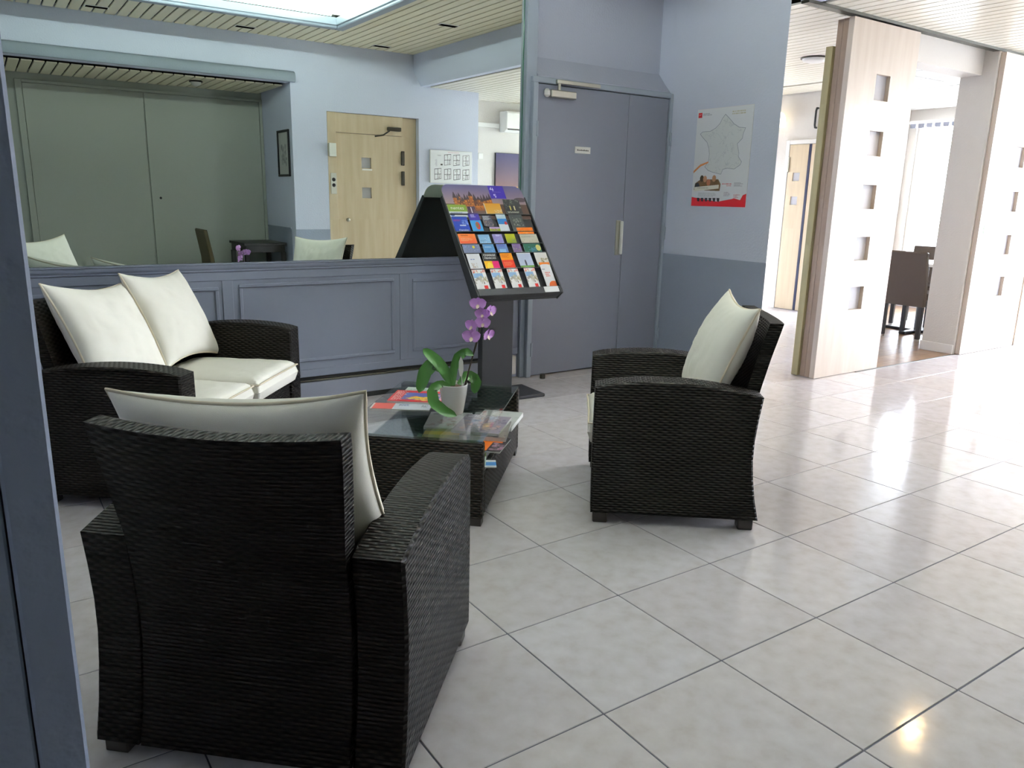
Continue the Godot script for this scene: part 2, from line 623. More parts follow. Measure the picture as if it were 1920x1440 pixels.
# at: foot centre of the opening; size: extent (one of x and z is zero)
func window(called: String, at: Vector3, size: Vector3, n: int) -> void:
	var along := Vector3.RIGHT if size.x > 0 else Vector3.BACK
	var across := Vector3.BACK if size.x > 0 else Vector3.RIGHT
	var w := maxf(size.x, size.z)
	var g := Geo.new()
	var f := 0.05
	var d := across * 0.03
	var q := func(a0: float, y0: float, a1: float, y1: float):
		g.box(along * a0 + Vector3.UP * y0 - d, along * a1 + Vector3.UP * y1 + d)
	q.call(-w / 2, 0, w / 2, f)
	q.call(-w / 2, size.y - f, w / 2, size.y)
	for i in n + 1:
		var a := -w / 2 + f / 2 + (w - f) * i / n
		q.call(a - f / 2, f, a + f / 2, size.y - f)
	var o := struct(called, g, M.white_plastic)
	o.position = at
	for i in n:
		var a0 := -w / 2 + f + (w - f) * i / n
		var a1 := a0 + (w - f) / n - f
		part("pane", Geo.new().box(along * (a0 + 0.002) + Vector3.UP * (f + 0.002) - across * 0.002, along * (a1 - 0.002) + Vector3.UP * (size.y - f - 0.002) + across * 0.002), M.glass_pane, o)


# ------------------------------------------------------------------ ceilings of narrow slats running along z
func slat_ceiling(called: String, x0: float, x1: float, z0: float, z1: float, h: float, m: Material, hole := Rect2()) -> MeshInstance3D:
	var g := Geo.new()
	if hole.size.x > 0.0:
		g.box(Vector3(x0, h + 0.04, z0), Vector3(hole.position.x, h + 0.10, z1))
		g.box(Vector3(hole.end.x, h + 0.04, z0), Vector3(x1, h + 0.10, z1))
		g.box(Vector3(hole.position.x, h + 0.04, z0), Vector3(hole.end.x, h + 0.10, hole.position.y))
		g.box(Vector3(hole.position.x, h + 0.04, hole.end.y), Vector3(hole.end.x, h + 0.10, z1))
	else:
		g.box(Vector3(x0, h + 0.04, z0), Vector3(x1, h + 0.10, z1))
	var o := struct(called, g, M.void)
	var first := ceili((x0 - 0.417) / 0.105)
	var k := first
	while 0.417 + k * 0.105 < x1 - 0.02:
		var a := maxf(x0 + 0.002, 0.417 + k * 0.105 + 0.007)
		var b := minf(x1 - 0.002, 0.417 + (k + 1) * 0.105 - 0.007)
		if b - a > 0.02:
			var runs := [[z0 + 0.003, z1 - 0.003]]
			if hole.size.x > 0.0 and b > hole.position.x and a < hole.end.x:
				runs = [[z0 + 0.003, hole.position.y - 0.003], [hole.end.y + 0.003, z1 - 0.003]]
			for e in runs:
				part("slat", B(a, h, e[0], b, h + 0.014, e[1], 0.003), m, o)
		k += 1
	return o

func tube_light(parent: Node3D, a: Vector3, b: Vector3) -> void:
	part("tube", Geo.new().tube([a, b], 0.014, 10), M.tube_glow, parent)

func ceilings() -> void:
	var tr := Rect2(0.5, -3.6, 2.81, 2.3)
	slat_ceiling("ceiling", -1.3, 4.6, -4.67, -0.32, HS, M.slat, tr)
	slat_ceiling("ceiling", 4.78, 10.2, -3.605, 0.35, HL, M.lobby_slat)
	slat_ceiling("ceiling", -1.3, 3.07, -0.17, 0.76, 2.47, M.slat)
	slat_ceiling("ceiling", 4.655, 6.7, -8.0, -3.605, HL, M.lobby_slat)
	slat_ceiling("ceiling", 6.7, 7.8, -8.0, -4.55, HL, M.lobby_slat)
	slat_ceiling("ceiling", 7.8, 8.42, -8.0, -5.25, HL, M.lobby_slat)
	# restaurant: white panels in a grid
	var gr := struct("ceiling", B(6.7, 2.54, -4.55, 7.8, 2.70, -3.79).box(Vector3(7.8, 2.54, -5.25), Vector3(8.42, 2.70, -3.79)).box(Vector3(8.42, 2.54, -5.9), Vector3(10.2, 2.70, -3.79)), M.grid_tile)
	for e in [[6.7, -4.55, 7.8], [7.8, -5.25, 8.42], [8.42, -5.9, 10.2]]:
		var gx: float = e[0]
		while gx < e[2] - 0.1:
			var gz := -3.80
			while gz > e[1] + 0.1:
				part("ceiling_panel", B(gx + 0.012, 2.512, maxf(gz - 0.588, e[1] + 0.01), minf(gx + 0.588, e[2] - 0.01), 2.539, gz - 0.012, 0.004), M.grid_tile, gr)
				gz -= 0.6
			gx += 0.6
	# the lit tray over the lounge: blue frame, recess, tubes behind the lip
	var x0 := tr.position.x
	var x1 := tr.end.x
	var z0 := tr.position.y
	var z1 := tr.end.y
	var rec := Geo.new()
	var top := HS + 0.24
	rec.box(Vector3(x0 - 0.12, top, z0 - 0.12), Vector3(x1 + 0.12, top + 0.04, z1 + 0.12))
	rec.box(Vector3(x0 - 0.14, HS + 0.10, z0 - 0.14), Vector3(x0 - 0.10, top, z1 + 0.14))
	rec.box(Vector3(x1 + 0.10, HS + 0.10, z0 - 0.14), Vector3(x1 + 0.14, top, z1 + 0.14))
	rec.box(Vector3(x0 - 0.10, HS + 0.10, z0 - 0.14), Vector3(x1 + 0.10, top, z0 - 0.10))
	rec.box(Vector3(x0 - 0.10, HS + 0.10, z1 + 0.10), Vector3(x1 + 0.10, top, z1 + 0.14))
	struct("ceiling_recess", rec, M.white_paint)
	var lip := Geo.new()
	var s := 0.10
	for e in [[x0, z0, x0 + s, z1], [x1 - s, z0, x1, z1], [x0 + s, z0, x1 - s, z0 + s], [x0 + s, z1 - s, x1 - s, z1]]:
		lip.box(Vector3(e[0], HS - 0.045, e[1]), Vector3(e[2], HS + 0.0, e[3]), 0.008)
	var s2 := 0.07
	for e in [[x0 + s, z0 + s, x0 + s + 0.02, z1 - s], [x1 - s - 0.02, z0 + s, x1 - s, z1 - s], [x0 + s, z0 + s, x1 - s, z0 + s + 0.02], [x0 + s, z1 - s - 0.02, x1 - s, z1 - s]]:
		lip.box(Vector3(e[0], HS - 0.02, e[1]), Vector3(e[2], HS + 0.05, e[3]), 0.004)
	struct("trim_4", lip, M.frame_blue)
	var cove := thing("cove_light", "greenish white fluorescent tubes behind the blue lip of the ceiling tray", "ceiling light", Vector3(1.9, HS + 0.09, -2.45))
	var hx := (x1 - x0) / 2 - 0.03
	var hz := (z1 - z0) / 2 - 0.03
	for e in [[Vector3(-hx + 0.1, 0, hz), Vector3(-0.05, 0, hz)], [Vector3(0.05, 0, hz), Vector3(hx - 0.1, 0, hz)], [Vector3(-hx + 0.1, 0, -hz), Vector3(-0.05, 0, -hz)], [Vector3(0.05, 0, -hz), Vector3(hx - 0.1, 0, -hz)], [Vector3(hx, 0, -hz + 0.08), Vector3(hx, 0, -0.04)], [Vector3(hx, 0, 0.04), Vector3(hx, 0, hz - 0.08)], [Vector3(-hx, 0, -hz + 0.08), Vector3(-hx, 0, -0.04)], [Vector3(-hx, 0, 0.04), Vector3(-hx, 0, hz - 0.08)]]:
		tube_light(cove, e[0], e[1])
		var al := AreaLight3D.new()
		al.name = "tube_light"
		var len: float = (e[1] - e[0]).length()
		al.area_size = Vector2(len, 0.03)
		al.light_color = Color(0.95, 1.0, 0.98)
		al.light_energy = 8.0
		al.area_range = 12.0
		al.area_attenuation = 2.0
		al.shadow_enabled = true
		cove.add_child(al, true)
		var c: Vector3 = (e[0] + e[1]) * 0.5 + Vector3(0, 0.02, 0)
		var inward := -Vector3(c.x, 0, 0).normalized() if absf(e[0].x - e[1].x) < 0.01 else -Vector3(0, 0, c.z).normalized()
		var zdir := -(inward * 0.35 + Vector3.UP).normalized()   # light leaves along -z
		var xdir: Vector3 = (e[1] - e[0]).normalized()
		al.transform = Transform3D(Basis(xdir, zdir.cross(xdir), zdir), c)
	# slots of air vents in the lounge ceiling
	var spots := [Vector3(2.52, HS, -0.63), Vector3(4.10, HS, -2.06), Vector3(4.06, HS, -0.59), Vector3(1.16, HS, -0.62)]
	var lab := ["black slot vent with white rim in the slats near the tray's lit corner", "black slot vent nearest the blue beam and the mirror edge", "small black slot vent in the slats above the beige lift door", "black slot vent in the slats at the far left of the reflection"]
	for i in 4:
		var o := thing("slot_vent", lab[i], "vent", spots[i])
		part("rim", Geo.new().box(Vector3(-0.105, -0.005, -0.045), Vector3(0.105, 0.0, 0.045), 0.002), M.white_plastic, o)
		part("slot", Geo.new().box(Vector3(-0.092, -0.008, -0.034), Vector3(0.092, -0.0055, 0.034)), M.vent_dark, o)
	# downlight over the lobby
	var d := thing("downlight", "small warm recessed downlight in the lobby slat ceiling", "ceiling light", Vector3(5.45, HL, -2.5))
	part("ring", Geo.new().lathe([Vector2(0.045, 0.0), Vector2(0.06, -0.001), Vector2(0.06, -0.008), Vector2(0.045, -0.010), Vector2(0.045, 0.0)], 24), M.white_plastic, d)
	part("bulb", Geo.new().lathe([Vector2(0.0, -0.008), Vector2(0.042, -0.006), Vector2(0.042, -0.001), Vector2(0.0, -0.001)], 20), M.spot_glow, d)
	var sp := SpotLight3D.new()
	sp.name = "downlight_beam"
	sp.light_color = Color(1.0, 0.85, 0.62)
	sp.light_energy = 1.3
	sp.light_size = 0.04
	sp.spot_angle = 75.0
	sp.spot_range = 12.0
	sp.spot_attenuation = 2.0
	sp.shadow_enabled = true
	sp.rotation.x = -PI / 2
	sp.position.y = -0.02
	d.add_child(sp)
	var am := thing("ceiling_lamp", "white domed ceiling lamp on the alcove's slat ceiling", "ceiling light", Vector3(2.17, 2.47, 0.12))
	part("base", Geo.new().lathe([Vector2(0.0, 0.0), Vector2(0.07, 0.0), Vector2(0.07, -0.014), Vector2(0.0, -0.014)], 20), M.dark_steel, am)
	part("dome", Geo.new().lathe([Vector2(0.055, -0.014), Vector2(0.05, -0.035), Vector2(0.03, -0.05), Vector2(0.0, -0.055)].map(func(q): return q), 20), M.white_plastic, am)


# ------------------------------------------------------------------ floors
# the tiled passage runs into the restaurant; its wood floor begins further right the deeper one goes
func wood_start(z: float) -> float:
	if z > -3.563:
		return 5.712
	if z > -4.013:
		return 6.0
	if z > -4.463:
		return 6.7
	if z > -4.913:
		return 7.45
	if z > -5.363:
		return 8.15
	if z > -5.813:
		return 8.85
	return 9.3

func floors() -> void:
	var fl := struct("floor", B(-1.3, -0.02, -8.0, 10.2, -0.0022, 0.76), M.grout)
	var cells := []
	for i in range(-6, 21):
		for j in range(-15, 7):
			var x0 := 1.2094 + 0.45 * i
			var z0 := -1.7635 + 0.45 * (j - 1)
			var x1 := x0 + 0.45
			var z1 := z0 + 0.45
			x0 = maxf(x0, -1.3)
			z1 = minf(z1, 0.72)
			x1 = minf(x1, 10.2)
			z0 = maxf(z0, -8.0)
			if z1 < -3.5:
				x1 = minf(x1, wood_start((z0 + z1) / 2) - 0.003)
			if x0 >= 5.70 and z1 > -3.5:
				z0 = maxf(z0, -3.478)
				z1 = minf(z1, 0.35)
			if x0 < 4.3 and z1 < -4.66:
				continue
			if x1 - x0 < 0.03 or z1 - z0 < 0.03:
				continue
			cells.append([Vector2((x0 + x1) / 2, (z0 + z1) / 2), x0, z0, x1, z1])
	var dir := Vector2(0.564, -0.826)
	cells.sort_custom(func(a, b):
		var ka: float = a[0].length() + (0.0 if a[0].dot(dir) > a[0].length() * 0.72 else 50.0)
		var kb: float = b[0].length() + (0.0 if b[0].dot(dir) > b[0].length() * 0.72 else 50.0)
		return ka < kb)
	var rest := Geo.new()
	var shared := {}
	for k in cells.size():
		var c: Array = cells[k]
		var hx: float = (c[3] - c[1]) / 2 - 0.0019
		var hz: float = (c[4] - c[2]) / 2 - 0.0019
		if k < 270:
			var key := "%.3f %.3f" % [hx, hz]
			if not shared.has(key):
				shared[key] = B(-hx, -0.012, -hz, hx, 0, hz, 0.0014).mesh()
			var o := part("tile", shared[key], M["tile%d" % (hash(Vector2i(k, 7)) % 3)], fl)
			o.position = Vector3(c[0].x, 0, c[0].y)
		else:
			rest.box(Vector3(c[0].x - hx, -0.012, c[0].y - hz), Vector3(c[0].x + hx, 0, c[0].y + hz), 0.0014)
	var o := part("tile_field", rest, M.tile0, fl)
	o.set_meta("kind", "stuff")
	# restaurant: wood planks
	var wfg := Geo.new()
	var steps := [-3.48, -3.563, -4.013, -4.463, -4.913, -5.363, -5.90]
	for k in 6:
		wfg.box(Vector3(wood_start((steps[k] + steps[k + 1]) / 2), -0.0021, steps[k + 1]), Vector3(10.2, -0.001, steps[k]))
	var wf := struct("floor", wfg, M.wood_dark)
	var row := 0
	var z := -3.482
	while z > -5.76:
		var x := 5.712 - fposmod(row * 0.47, 1.2)
		while x < 10.19:
			var a := maxf(x, wood_start(z - 0.07))
			var b := minf(x + 1.198, 10.19)
			if b - a > 0.05:
				part("plank", B(a, -0.0009, z - 0.137, b, 0.0004, z), M["plank%d" % (hash(Vector2i(row, int(x * 10))) % 3)], wf)
			x += 1.2
		row += 1
		z -= 0.139
	struct("trim_5", B(5.71, 0, -3.49, 7.22, 0.004, -3.474, 0.001), M.dark_steel)


# ------------------------------------------------------------------ mirror, wainscot, heater
func frame_moulding(x0: float, y0: float, x1: float, y1: float, z: float) -> Geo:
	var g := Geo.new()
	var w := 0.022
	for e in [[x0, y0, x1, y0 + w], [x0, y1 - w, x1, y1], [x0, y0 + w, x0 + w, y1 - w], [x1 - w, y0 + w, x1, y1 - w]]:
		g.box(Vector3(e[0], e[1], z), Vector3(e[2], e[3], z + 0.010), 0.005)
	return g

func mirror_wall() -> void:
	var mr := thing("wall_mirror", "large frameless wall mirror above the blue panelled wainscot", "mirror", Vector3(0, 0.9, MIRROR_Z))
	part("glass", B(-1.29, 0.002, -0.006, 3.214, HS - 0.905, 0.0), M.mirror, mr)
	part("edge", B(3.2145, 0.002, -0.008, 3.2205, HS - 0.905, 0.003, 0.001), M.glass_edge, mr)
	var w := struct("trim_6", B(-1.29, 0.175, -4.669, 3.22, 0.862, -4.652), M.wainscot)
	var cap := Geo.new()
	cap.xf = Transform3D(Basis(Vector3(0, 0, 1), Vector3.UP, Vector3(-1, 0, 0)), Vector3.ZERO)
	cap.prism(PackedVector2Array([Vector2(-4.669, 0.848), Vector2(-4.648, 0.848), Vector2(-4.640, 0.854), Vector2(-4.640, 0.862), Vector2(-4.634, 0.868), Vector2(-4.630, 0.878), Vector2(-4.630, 0.890), Vector2(-4.624, 0.893), Vector2(-4.624, 0.899), Vector2(-4.669, 0.899)]), -3.22, 1.29)
	part("cap_rail", cap, M.wainscot, w)
	# boards: raised stiles and rails around three fields
	for e in [[-1.29, 0.80, 3.22, 0.848], [-1.29, 0.176, 3.22, 0.225], [1.135, 0.225, 1.195, 0.80], [2.262, 0.225, 2.318, 0.80], [3.13, 0.225, 3.22, 0.80]]:
		part("rail" if e[2] - e[0] > 1 else "stile", B(e[0], e[1], -4.652, e[2], e[3], -4.646, 0.002), M.wainscot, w)
	for e in [[-0.3, 0.275, 1.115, 0.765], [1.228, 0.275, 2.222, 0.775], [2.355, 0.275, 3.10, 0.765]]:
		part("panel_moulding", frame_moulding(e[0], e[1], e[2], e[3], -4.652), M.wainscot, w)
	# long low heater below it
	var h := thing("baseboard_heater", "long low blue-grey baseboard heater under the wainscot with dark slot", "heater", Vector3(1.0, 0, -4.669))
	part("cover", B(-2.2, 0.035, 0.0, 2.06, 0.145, 0.03, 0.004), M.heater, h)
	part("slot", B(-2.2, 0.146, 0.0, 2.06, 0.174, 0.012), M.dark_gap, h)
	part("rail", B(-2.2, 0.1455, 0.012, 2.06, 0.157, 0.034, 0.003), M.dark_steel, h)
	part("foot", B(-2.2, 0.0, 0.0, 2.06, 0.034, 0.018), M.dark_gap, h)
	part("end_cap", B(2.062, 0.03, 0.0, 2.19, 0.17, 0.05, 0.006), M.white_paint, h)


# ------------------------------------------------------------------ the blue double door
func blue_door() -> void:
	var d := struct("door_1", Geo.new().box(Vector3(3.258, 0, -4.66), Vector3(3.30, 2.075, -4.585), 0.004).box(Vector3(4.575, 0, -4.66), Vector3(4.612, 2.11, -4.595), 0.004).box(Vector3(3.258, 2.075, -4.66), Vector3(4.575, 2.115, -4.595), 0.004), M.frame_blue)
	part("backing", B(3.24, 0, -4.70, 4.6, 2.10, -4.663), M.dark_gap, d)
	var lf := part("leaf", B(3.304, 0.008, -4.655, 4.157, 2.071, -4.612, 0.003), M.door_blue, d)
	part("leaf", B(4.162, 0.008, -4.655, 4.572, 2.071, -4.612, 0.003), M.door_blue, d)
	# pull handle
	var hg := Geo.new()
	hg.box(Vector3(4.085, 0.885, -4.612), Vector3(4.135, 1.15, -4.604), 0.003)
	var pull := part("handle", hg, M.steel, d)
	part("grip", B(4.118, 0.89, -4.602, 4.138, 1.145, -4.575, 0.006), M.white_plastic, pull)
	part("name_plate", B(3.655, 1.625, -4.6115, 3.80, 1.672, -4.608, 0.001), M.white_plastic, lf)
	for k in 9:
		part("lettering", B(3.675 + k * 0.0122, 1.643, -4.608, 3.6835 + k * 0.0122, 1.643 + [0.010, 0.007, 0.007, 0.009, 0.007, 0.010, 0.007, 0.009, 0.007][k], -4.6075), M.dark_steel, lf)
	# door closer: body, cap, arm channel
	var cl := part("door_closer", B(3.40, 1.985, -4.611, 3.62, 2.035, -4.565, 0.006), M.steel, d)
	part("cap", B(3.352, 1.985, -4.608, 3.398, 2.04, -4.57, 0.014), M.white_plastic, cl)
	part("rail", B(3.45, 2.078, -4.595, 3.84, 2.105, -4.568, 0.004), M.steel, cl)
	part("arm", B(3.462, 2.035, -4.59, 3.482, 2.082, -4.572, 0.003), M.steel, cl)
	for e in [[3.297, 0.16], [3.297, 1.72], [4.585, 0.18], [4.585, 1.0], [4.585, 1.72]]:
		part("hinge", Geo.new().tube([Vector3(e[0], e[1], -4.585), Vector3(e[0], e[1] + 0.10, -4.585)], 0.008, 10), M.frame_blue, d)
	var st := thing("door_stop", "tiny round floor stop at the blue door's lower left corner", "door stop", Vector3(3.36, 0, -4.52))
	part("post", Geo.new().lathe([Vector2(0, 0.034), Vector2(0.016, 0.034), Vector2(0.02, 0.028), Vector2(0.02, 0.0)].slice(0), 16), M.dark_steel, st)


# ------------------------------------------------------------------ pictures
func img(w: int, h: int, c: Color) -> Image:
	var im := Image.create(w, h, false, Image.FORMAT_RGBA8)
	im.fill(c)
	return im

func fillp(im: Image, pts: PackedVector2Array, c: Color) -> void:
	var lo := pts[0]
	var hi := pts[0]
	for p in pts:
		lo = lo.min(p)
		hi = hi.max(p)
	for y in range(maxi(0, int(lo.y)), mini(im.get_height(), int(hi.y) + 1)):
		for x in range(maxi(0, int(lo.x)), mini(im.get_width(), int(hi.x) + 1)):
			if Geometry2D.is_point_in_polygon(Vector2(x + 0.5, y + 0.5), pts):
				im.set_pixel(x, y, c)

func line(im: Image, a: Vector2, b: Vector2, c: Color, w := 1.0) -> void:
	var n := int((b - a).length()) + 1
	for i in n + 1:
		var p := a.lerp(b, float(i) / n)
		im.fill_rect(Rect2i(int(p.x - w / 2), int(p.y - w / 2), maxi(1, int(w)), maxi(1, int(w))), c)

func disc(im: Image, c0: Vector2, rx: float, ry: float, c: Color) -> void:
	for y in range(maxi(0, int(c0.y - ry)), mini(im.get_height(), int(c0.y + ry) + 1)):
		for x in range(maxi(0, int(c0.x - rx)), mini(im.get_width(), int(c0.x + rx) + 1)):
			var q := Vector2((x - c0.x) / rx, (y - c0.y) / ry)
			if q.length_squared() <= 1.0:
				im.set_pixel(x, y, c)

func gradv(im: Image, r: Rect2i, a: Color, b: Color) -> void:
	for y in r.size.y:
		im.fill_rect(Rect2i(r.position.x, r.position.y + y, r.size.x, 1), a.lerp(b, float(y) / maxf(1.0, r.size.y - 1)))

func strokes(im: Image, r: Rect2i, rows: int, c: Color, rng: RandomNumberGenerator) -> void:
	# rows of print too small to read
	var rh := float(r.size.y) / rows
	for k in rows:
		var x := r.position.x
		var endx := r.position.x + int(r.size.x * rng.randf_range(0.55, 1.0))
		while x < endx:
			var w := rng.randi_range(2, maxi(3, int(rh * 1.5)))
			im.fill_rect(Rect2i(x, int(r.position.y + k * rh), mini(w, endx - x), maxi(1, int(rh * 0.55))), c)
			x += w + maxi(1, int(rh * 0.35))

func pic_mat(key: String, im: Image, rough := 0.5) -> StandardMaterial3D:
	var m := mat(key, Color.WHITE, rough)
	m.albedo_texture = ImageTexture.create_from_image(im)
	return m

# a sheet facing +z, w by h, centred, with its picture on the front
func sheet_geo(w: float, h: float, th: float, uv := Rect2(0, 0, 1, 1)) -> Geo:
	var g := Geo.new()
	g.poly([Vector3(-w / 2, -h / 2, th), Vector3(w / 2, -h / 2, th), Vector3(w / 2, h / 2, th), Vector3(-w / 2, h / 2, th)], Vector3.BACK, [Vector2(uv.position.x, uv.end.y), uv.end, Vector2(uv.end.x, uv.position.y), uv.position])
	return g

func east_wall_things() -> void:
	var rng := RandomNumberGenerator.new()
	rng.seed = 4
	var W := 360
	var H := 504
	var im := img(W, H, c8(232, 234, 240))
	# outline map with departments
	var o := [52, 7, 62, 13, 68, 17, 78, 21, 89, 22, 86, 27, 85, 32, 77, 37, 79, 42, 81, 46, 81, 50, 87, 55, 85, 58, 75, 62, 63, 61, 55, 62, 52, 67, 38, 65, 28, 63, 21, 59, 27, 54, 28, 46, 26, 40, 22, 34, 12, 28, 8, 25, 12, 23, 26, 23, 36, 20, 43, 16, 47, 11]
	var pts := PackedVector2Array()
	for i in range(0, o.size(), 2):
		pts.append(Vector2(o[i] * W / 100.0, o[i + 1] * H / 100.0))
	fillp(im, pts, c8(225, 228, 230))
	for k in 90:
		var a := Vector2(rng.randf_range(0.08, 0.88) * W, rng.randf_range(0.08, 0.66) * H)
		if Geometry2D.is_point_in_polygon(a, pts):
			var b := a
			for s in 4:
				var q := b + Vector2(rng.randf_range(-16, 16), rng.randf_range(-16, 16))
				if Geometry2D.is_point_in_polygon(q, pts):
					line(im, b, q, c8(196, 200, 206), 1)
					b = q
			strokes(im, Rect2i(int(a.x), int(a.y), 12, 3), 1, c8(180, 184, 196), rng)
	for i in pts.size():
		line(im, pts[i], pts[(i + 1) % pts.size()], c8(150, 156, 172), 2)
	im.fill_rect(Rect2i(int(0.02 * W), int(0.035 * H), int(0.07 * W), int(0.05 * H)), c8(196, 36, 44))
	strokes(im, Rect2i(int(0.035 * W), int(0.05 * H), int(0.045 * W), int(0.016 * H)), 2, c8(240, 220, 220), rng)
	strokes(im, Rect2i(int(0.11 * W), int(0.045 * H), int(0.18 * W), int(0.03 * H)), 2, c8(170, 174, 184), rng)
	strokes(im, Rect2i(int(0.64 * W), int(0.045 * H), int(0.3 * W), int(0.045 * H)), 2, c8(206, 200, 180), rng)
	# orange swoosh
	fillp(im, PackedVector2Array([Vector2(0, 0.63 * H), Vector2(0.12 * W, 0.565 * H), Vector2(0.27 * W, 0.535 * H), Vector2(0.27 * W, 0.55 * H), Vector2(0.13 * W, 0.585 * H), Vector2(0, 0.655 * H)]), c8(222, 140, 80))
	# group photograph: heads and clothes
	fillp(im, PackedVector2Array([Vector2(0.03 * W, 0.83 * H), Vector2(0.05 * W, 0.76 * H), Vector2(0.15 * W, 0.72 * H), Vector2(0.48 * W, 0.72 * H), Vector2(0.53 * W, 0.77 * H), Vector2(0.52 * W, 0.84 * H)]), c8(120, 92, 60))
	disc(im, Vector2(0.09 * W, 0.79 * H), 16, 18, c8(40, 44, 54))
	for e in [[0.17, 0.71, 60, 44, 30], [0.23, 0.715, 200, 150, 120], [0.40, 0.71, 196, 150, 116], [0.30, 0.75, 190, 120, 90]]:
		disc(im, Vector2(e[0] * W, e[1] * H), 13, 17, c8(e[2], e[3], e[4]))
	fillp(im, PackedVector2Array([Vector2(0.04 * W, 0.80 * H), Vector2(0.5 * W, 0.775 * H), Vector2(0.5 * W, 0.815 * H), Vector2(0.04 * W, 0.845 * H)]), c8(232, 230, 220))
	strokes(im, Rect2i(int(0.10 * W), int(0.807 * H), int(0.3 * W), 7), 1, c8(150, 146, 140), rng)
	strokes(im, Rect2i(int(0.12 * W), int(0.86 * H), int(0.36 * W), int(0.05 * H)), 4, c8(190, 192, 196), rng)
	strokes(im, Rect2i(int(0.56 * W), int(0.765 * H), int(0.19 * W), 9), 1, c8(200, 50, 70), rng)
	strokes(im, Rect2i(int(0.64 * W), int(0.785 * H), int(0.1 * W), 7), 1, c8(200, 80, 90), rng)
	strokes(im, Rect2i(int(0.77 * W), int(0.755 * H), int(0.18 * W), int(0.045 * H)), 4, c8(176, 176, 186), rng)
	strokes(im, Rect2i(int(0.6 * W), int(0.85 * H), int(0.14 * W), int(0.05 * H)), 4, c8(170, 160, 176), rng)
	# red waves and black silhouettes
	fillp(im, PackedVector2Array([Vector2(0, 0.905 * H), Vector2(0.1 * W, 0.915 * H), Vector2(0.5 * W, 0.95 * H), Vector2(0.75 * W, 0.92 * H), Vector2(0.92 * W, 0.885 * H), Vector2(W, 0.865 * H), Vector2(W, H), Vector2(0, H)]), c8(200, 30, 44))
	fillp(im, PackedVector2Array([Vector2(0.72 * W, 0.90 * H), Vector2(0.9 * W, 0.93 * H), Vector2(0.95 * W, 0.87 * H), Vector2(0.8 * W, 0.86 * H)]), c8(236, 236, 240))
	strokes(im, Rect2i(int(0.78 * W), int(0.875 * H), int(0.12 * W), int(0.04 * H)), 3, c8(190, 110, 120), rng)
	for k in 6:
		fillp(im, PackedVector2Array([Vector2((0.1 + k * 0.075) * W, 0.912 * H), Vector2((0.155 + k * 0.075) * W, 0.912 * H), Vector2((0.15 + k * 0.075) * W, 0.952 * H), Vector2((0.115 + k * 0.075) * W, 0.948 * H)]), c8(40, 36, 44))
	pic_mat("poster_print", im)
	var po := thing("poster", "tall white poster with outline map, red logo square and red wave at bottom", "poster", Vector3(4.595, 1.621, -4.066), -PI / 2)
	part("sheet", B(-0.262, -0.352, -0.003, 0.262, 0.352, 0.0), M.paper, po)
	part("print", sheet_geo(0.522, 0.702, 0.0006), M.poster_print, po)


# ------------------------------------------------------------------ sliding panels with square lights
func panel_geo(w: float, h: float, th: float, holes: Array, ov: float) -> Geo:
	# board from x 0..w, y 0..h, z -th..0 with square openings centred at x=cx
	var g := Geo.new()
	var cx: float = holes[0]
	var s: float = holes[1]
	var ys: Array = holes[2]
	g.box(Vector3(0, 0, -th), Vector3(cx - s / 2, h, 0))
	g.box(Vector3(cx + s / 2, 0, -th), Vector3(w, h, 0))
	var y := 0.0
	for c in ys:
		g.box(Vector3(cx - s / 2, y, -th), Vector3(cx + s / 2, c - s / 2, 0))
		y = c + s / 2
	g.box(Vector3(cx - s / 2, y, -th), Vector3(cx + s / 2, h, 0))
	return g

func panel(label: String, x: float, z: float, w: float, h: float, cx: float, ys: Array, m: Material) -> Node3D:
	var o := thing("sliding_panel", label, "sliding panel", Vector3(x, 0.004, z), 0.0)
	part("board", panel_geo(w, h, 0.042, [cx, 0.178, ys], 0), m, o)
	for y in ys:
		part("pane", B(cx - 0.088, y - 0.088, -0.036, cx + 0.088, y + 0.088, -0.030), M.frosted, o)
	return o

func panels() -> void:
	var ys := [0.595, 0.975, 1.36, 1.745, 2.135]
	panel("front beige sliding panel with five square frosted lights beside the lounge opening", 5.178, -3.49, 0.842, 2.565, 0.427, ys, M.veneer)
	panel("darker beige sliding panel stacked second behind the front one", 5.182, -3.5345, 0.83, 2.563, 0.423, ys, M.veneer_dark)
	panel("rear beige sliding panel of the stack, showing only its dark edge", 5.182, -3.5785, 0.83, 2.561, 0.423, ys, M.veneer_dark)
	var jb := single("door_post", B(-0.03, 0, -0.028, 0.03, 2.39, 0.028, 0.003), M.veneer_green, "tall yellowish wooden post at the rear edge of the panel stack", "post", Vector3(5.19, 0.004, -3.655))
	struct("trim_7", B(4.655, HL - 0.02, -3.545, 10.2, HL, -3.485), M.dark_steel)
	var r := panel("beige sliding panel with square lights standing right of the restaurant opening", 7.262, -3.445, 1.0, 2.565, 0.53, ys, M.veneer)
	var stk := single("sticker", B(-0.06, -0.04, 0, 0.06, 0.04, 0.002), M.green_sticker, "small green square sticker on the right sliding panel's edge", "sticker", Vector3(7.40, 1.11, -3.4445))
	stk.scale = Vector3(1, 1, 1)
	panel("beige sliding panel farthest right beyond the green sticker", 8.30, -3.445, 1.0, 2.565, 0.47, ys, M.veneer)


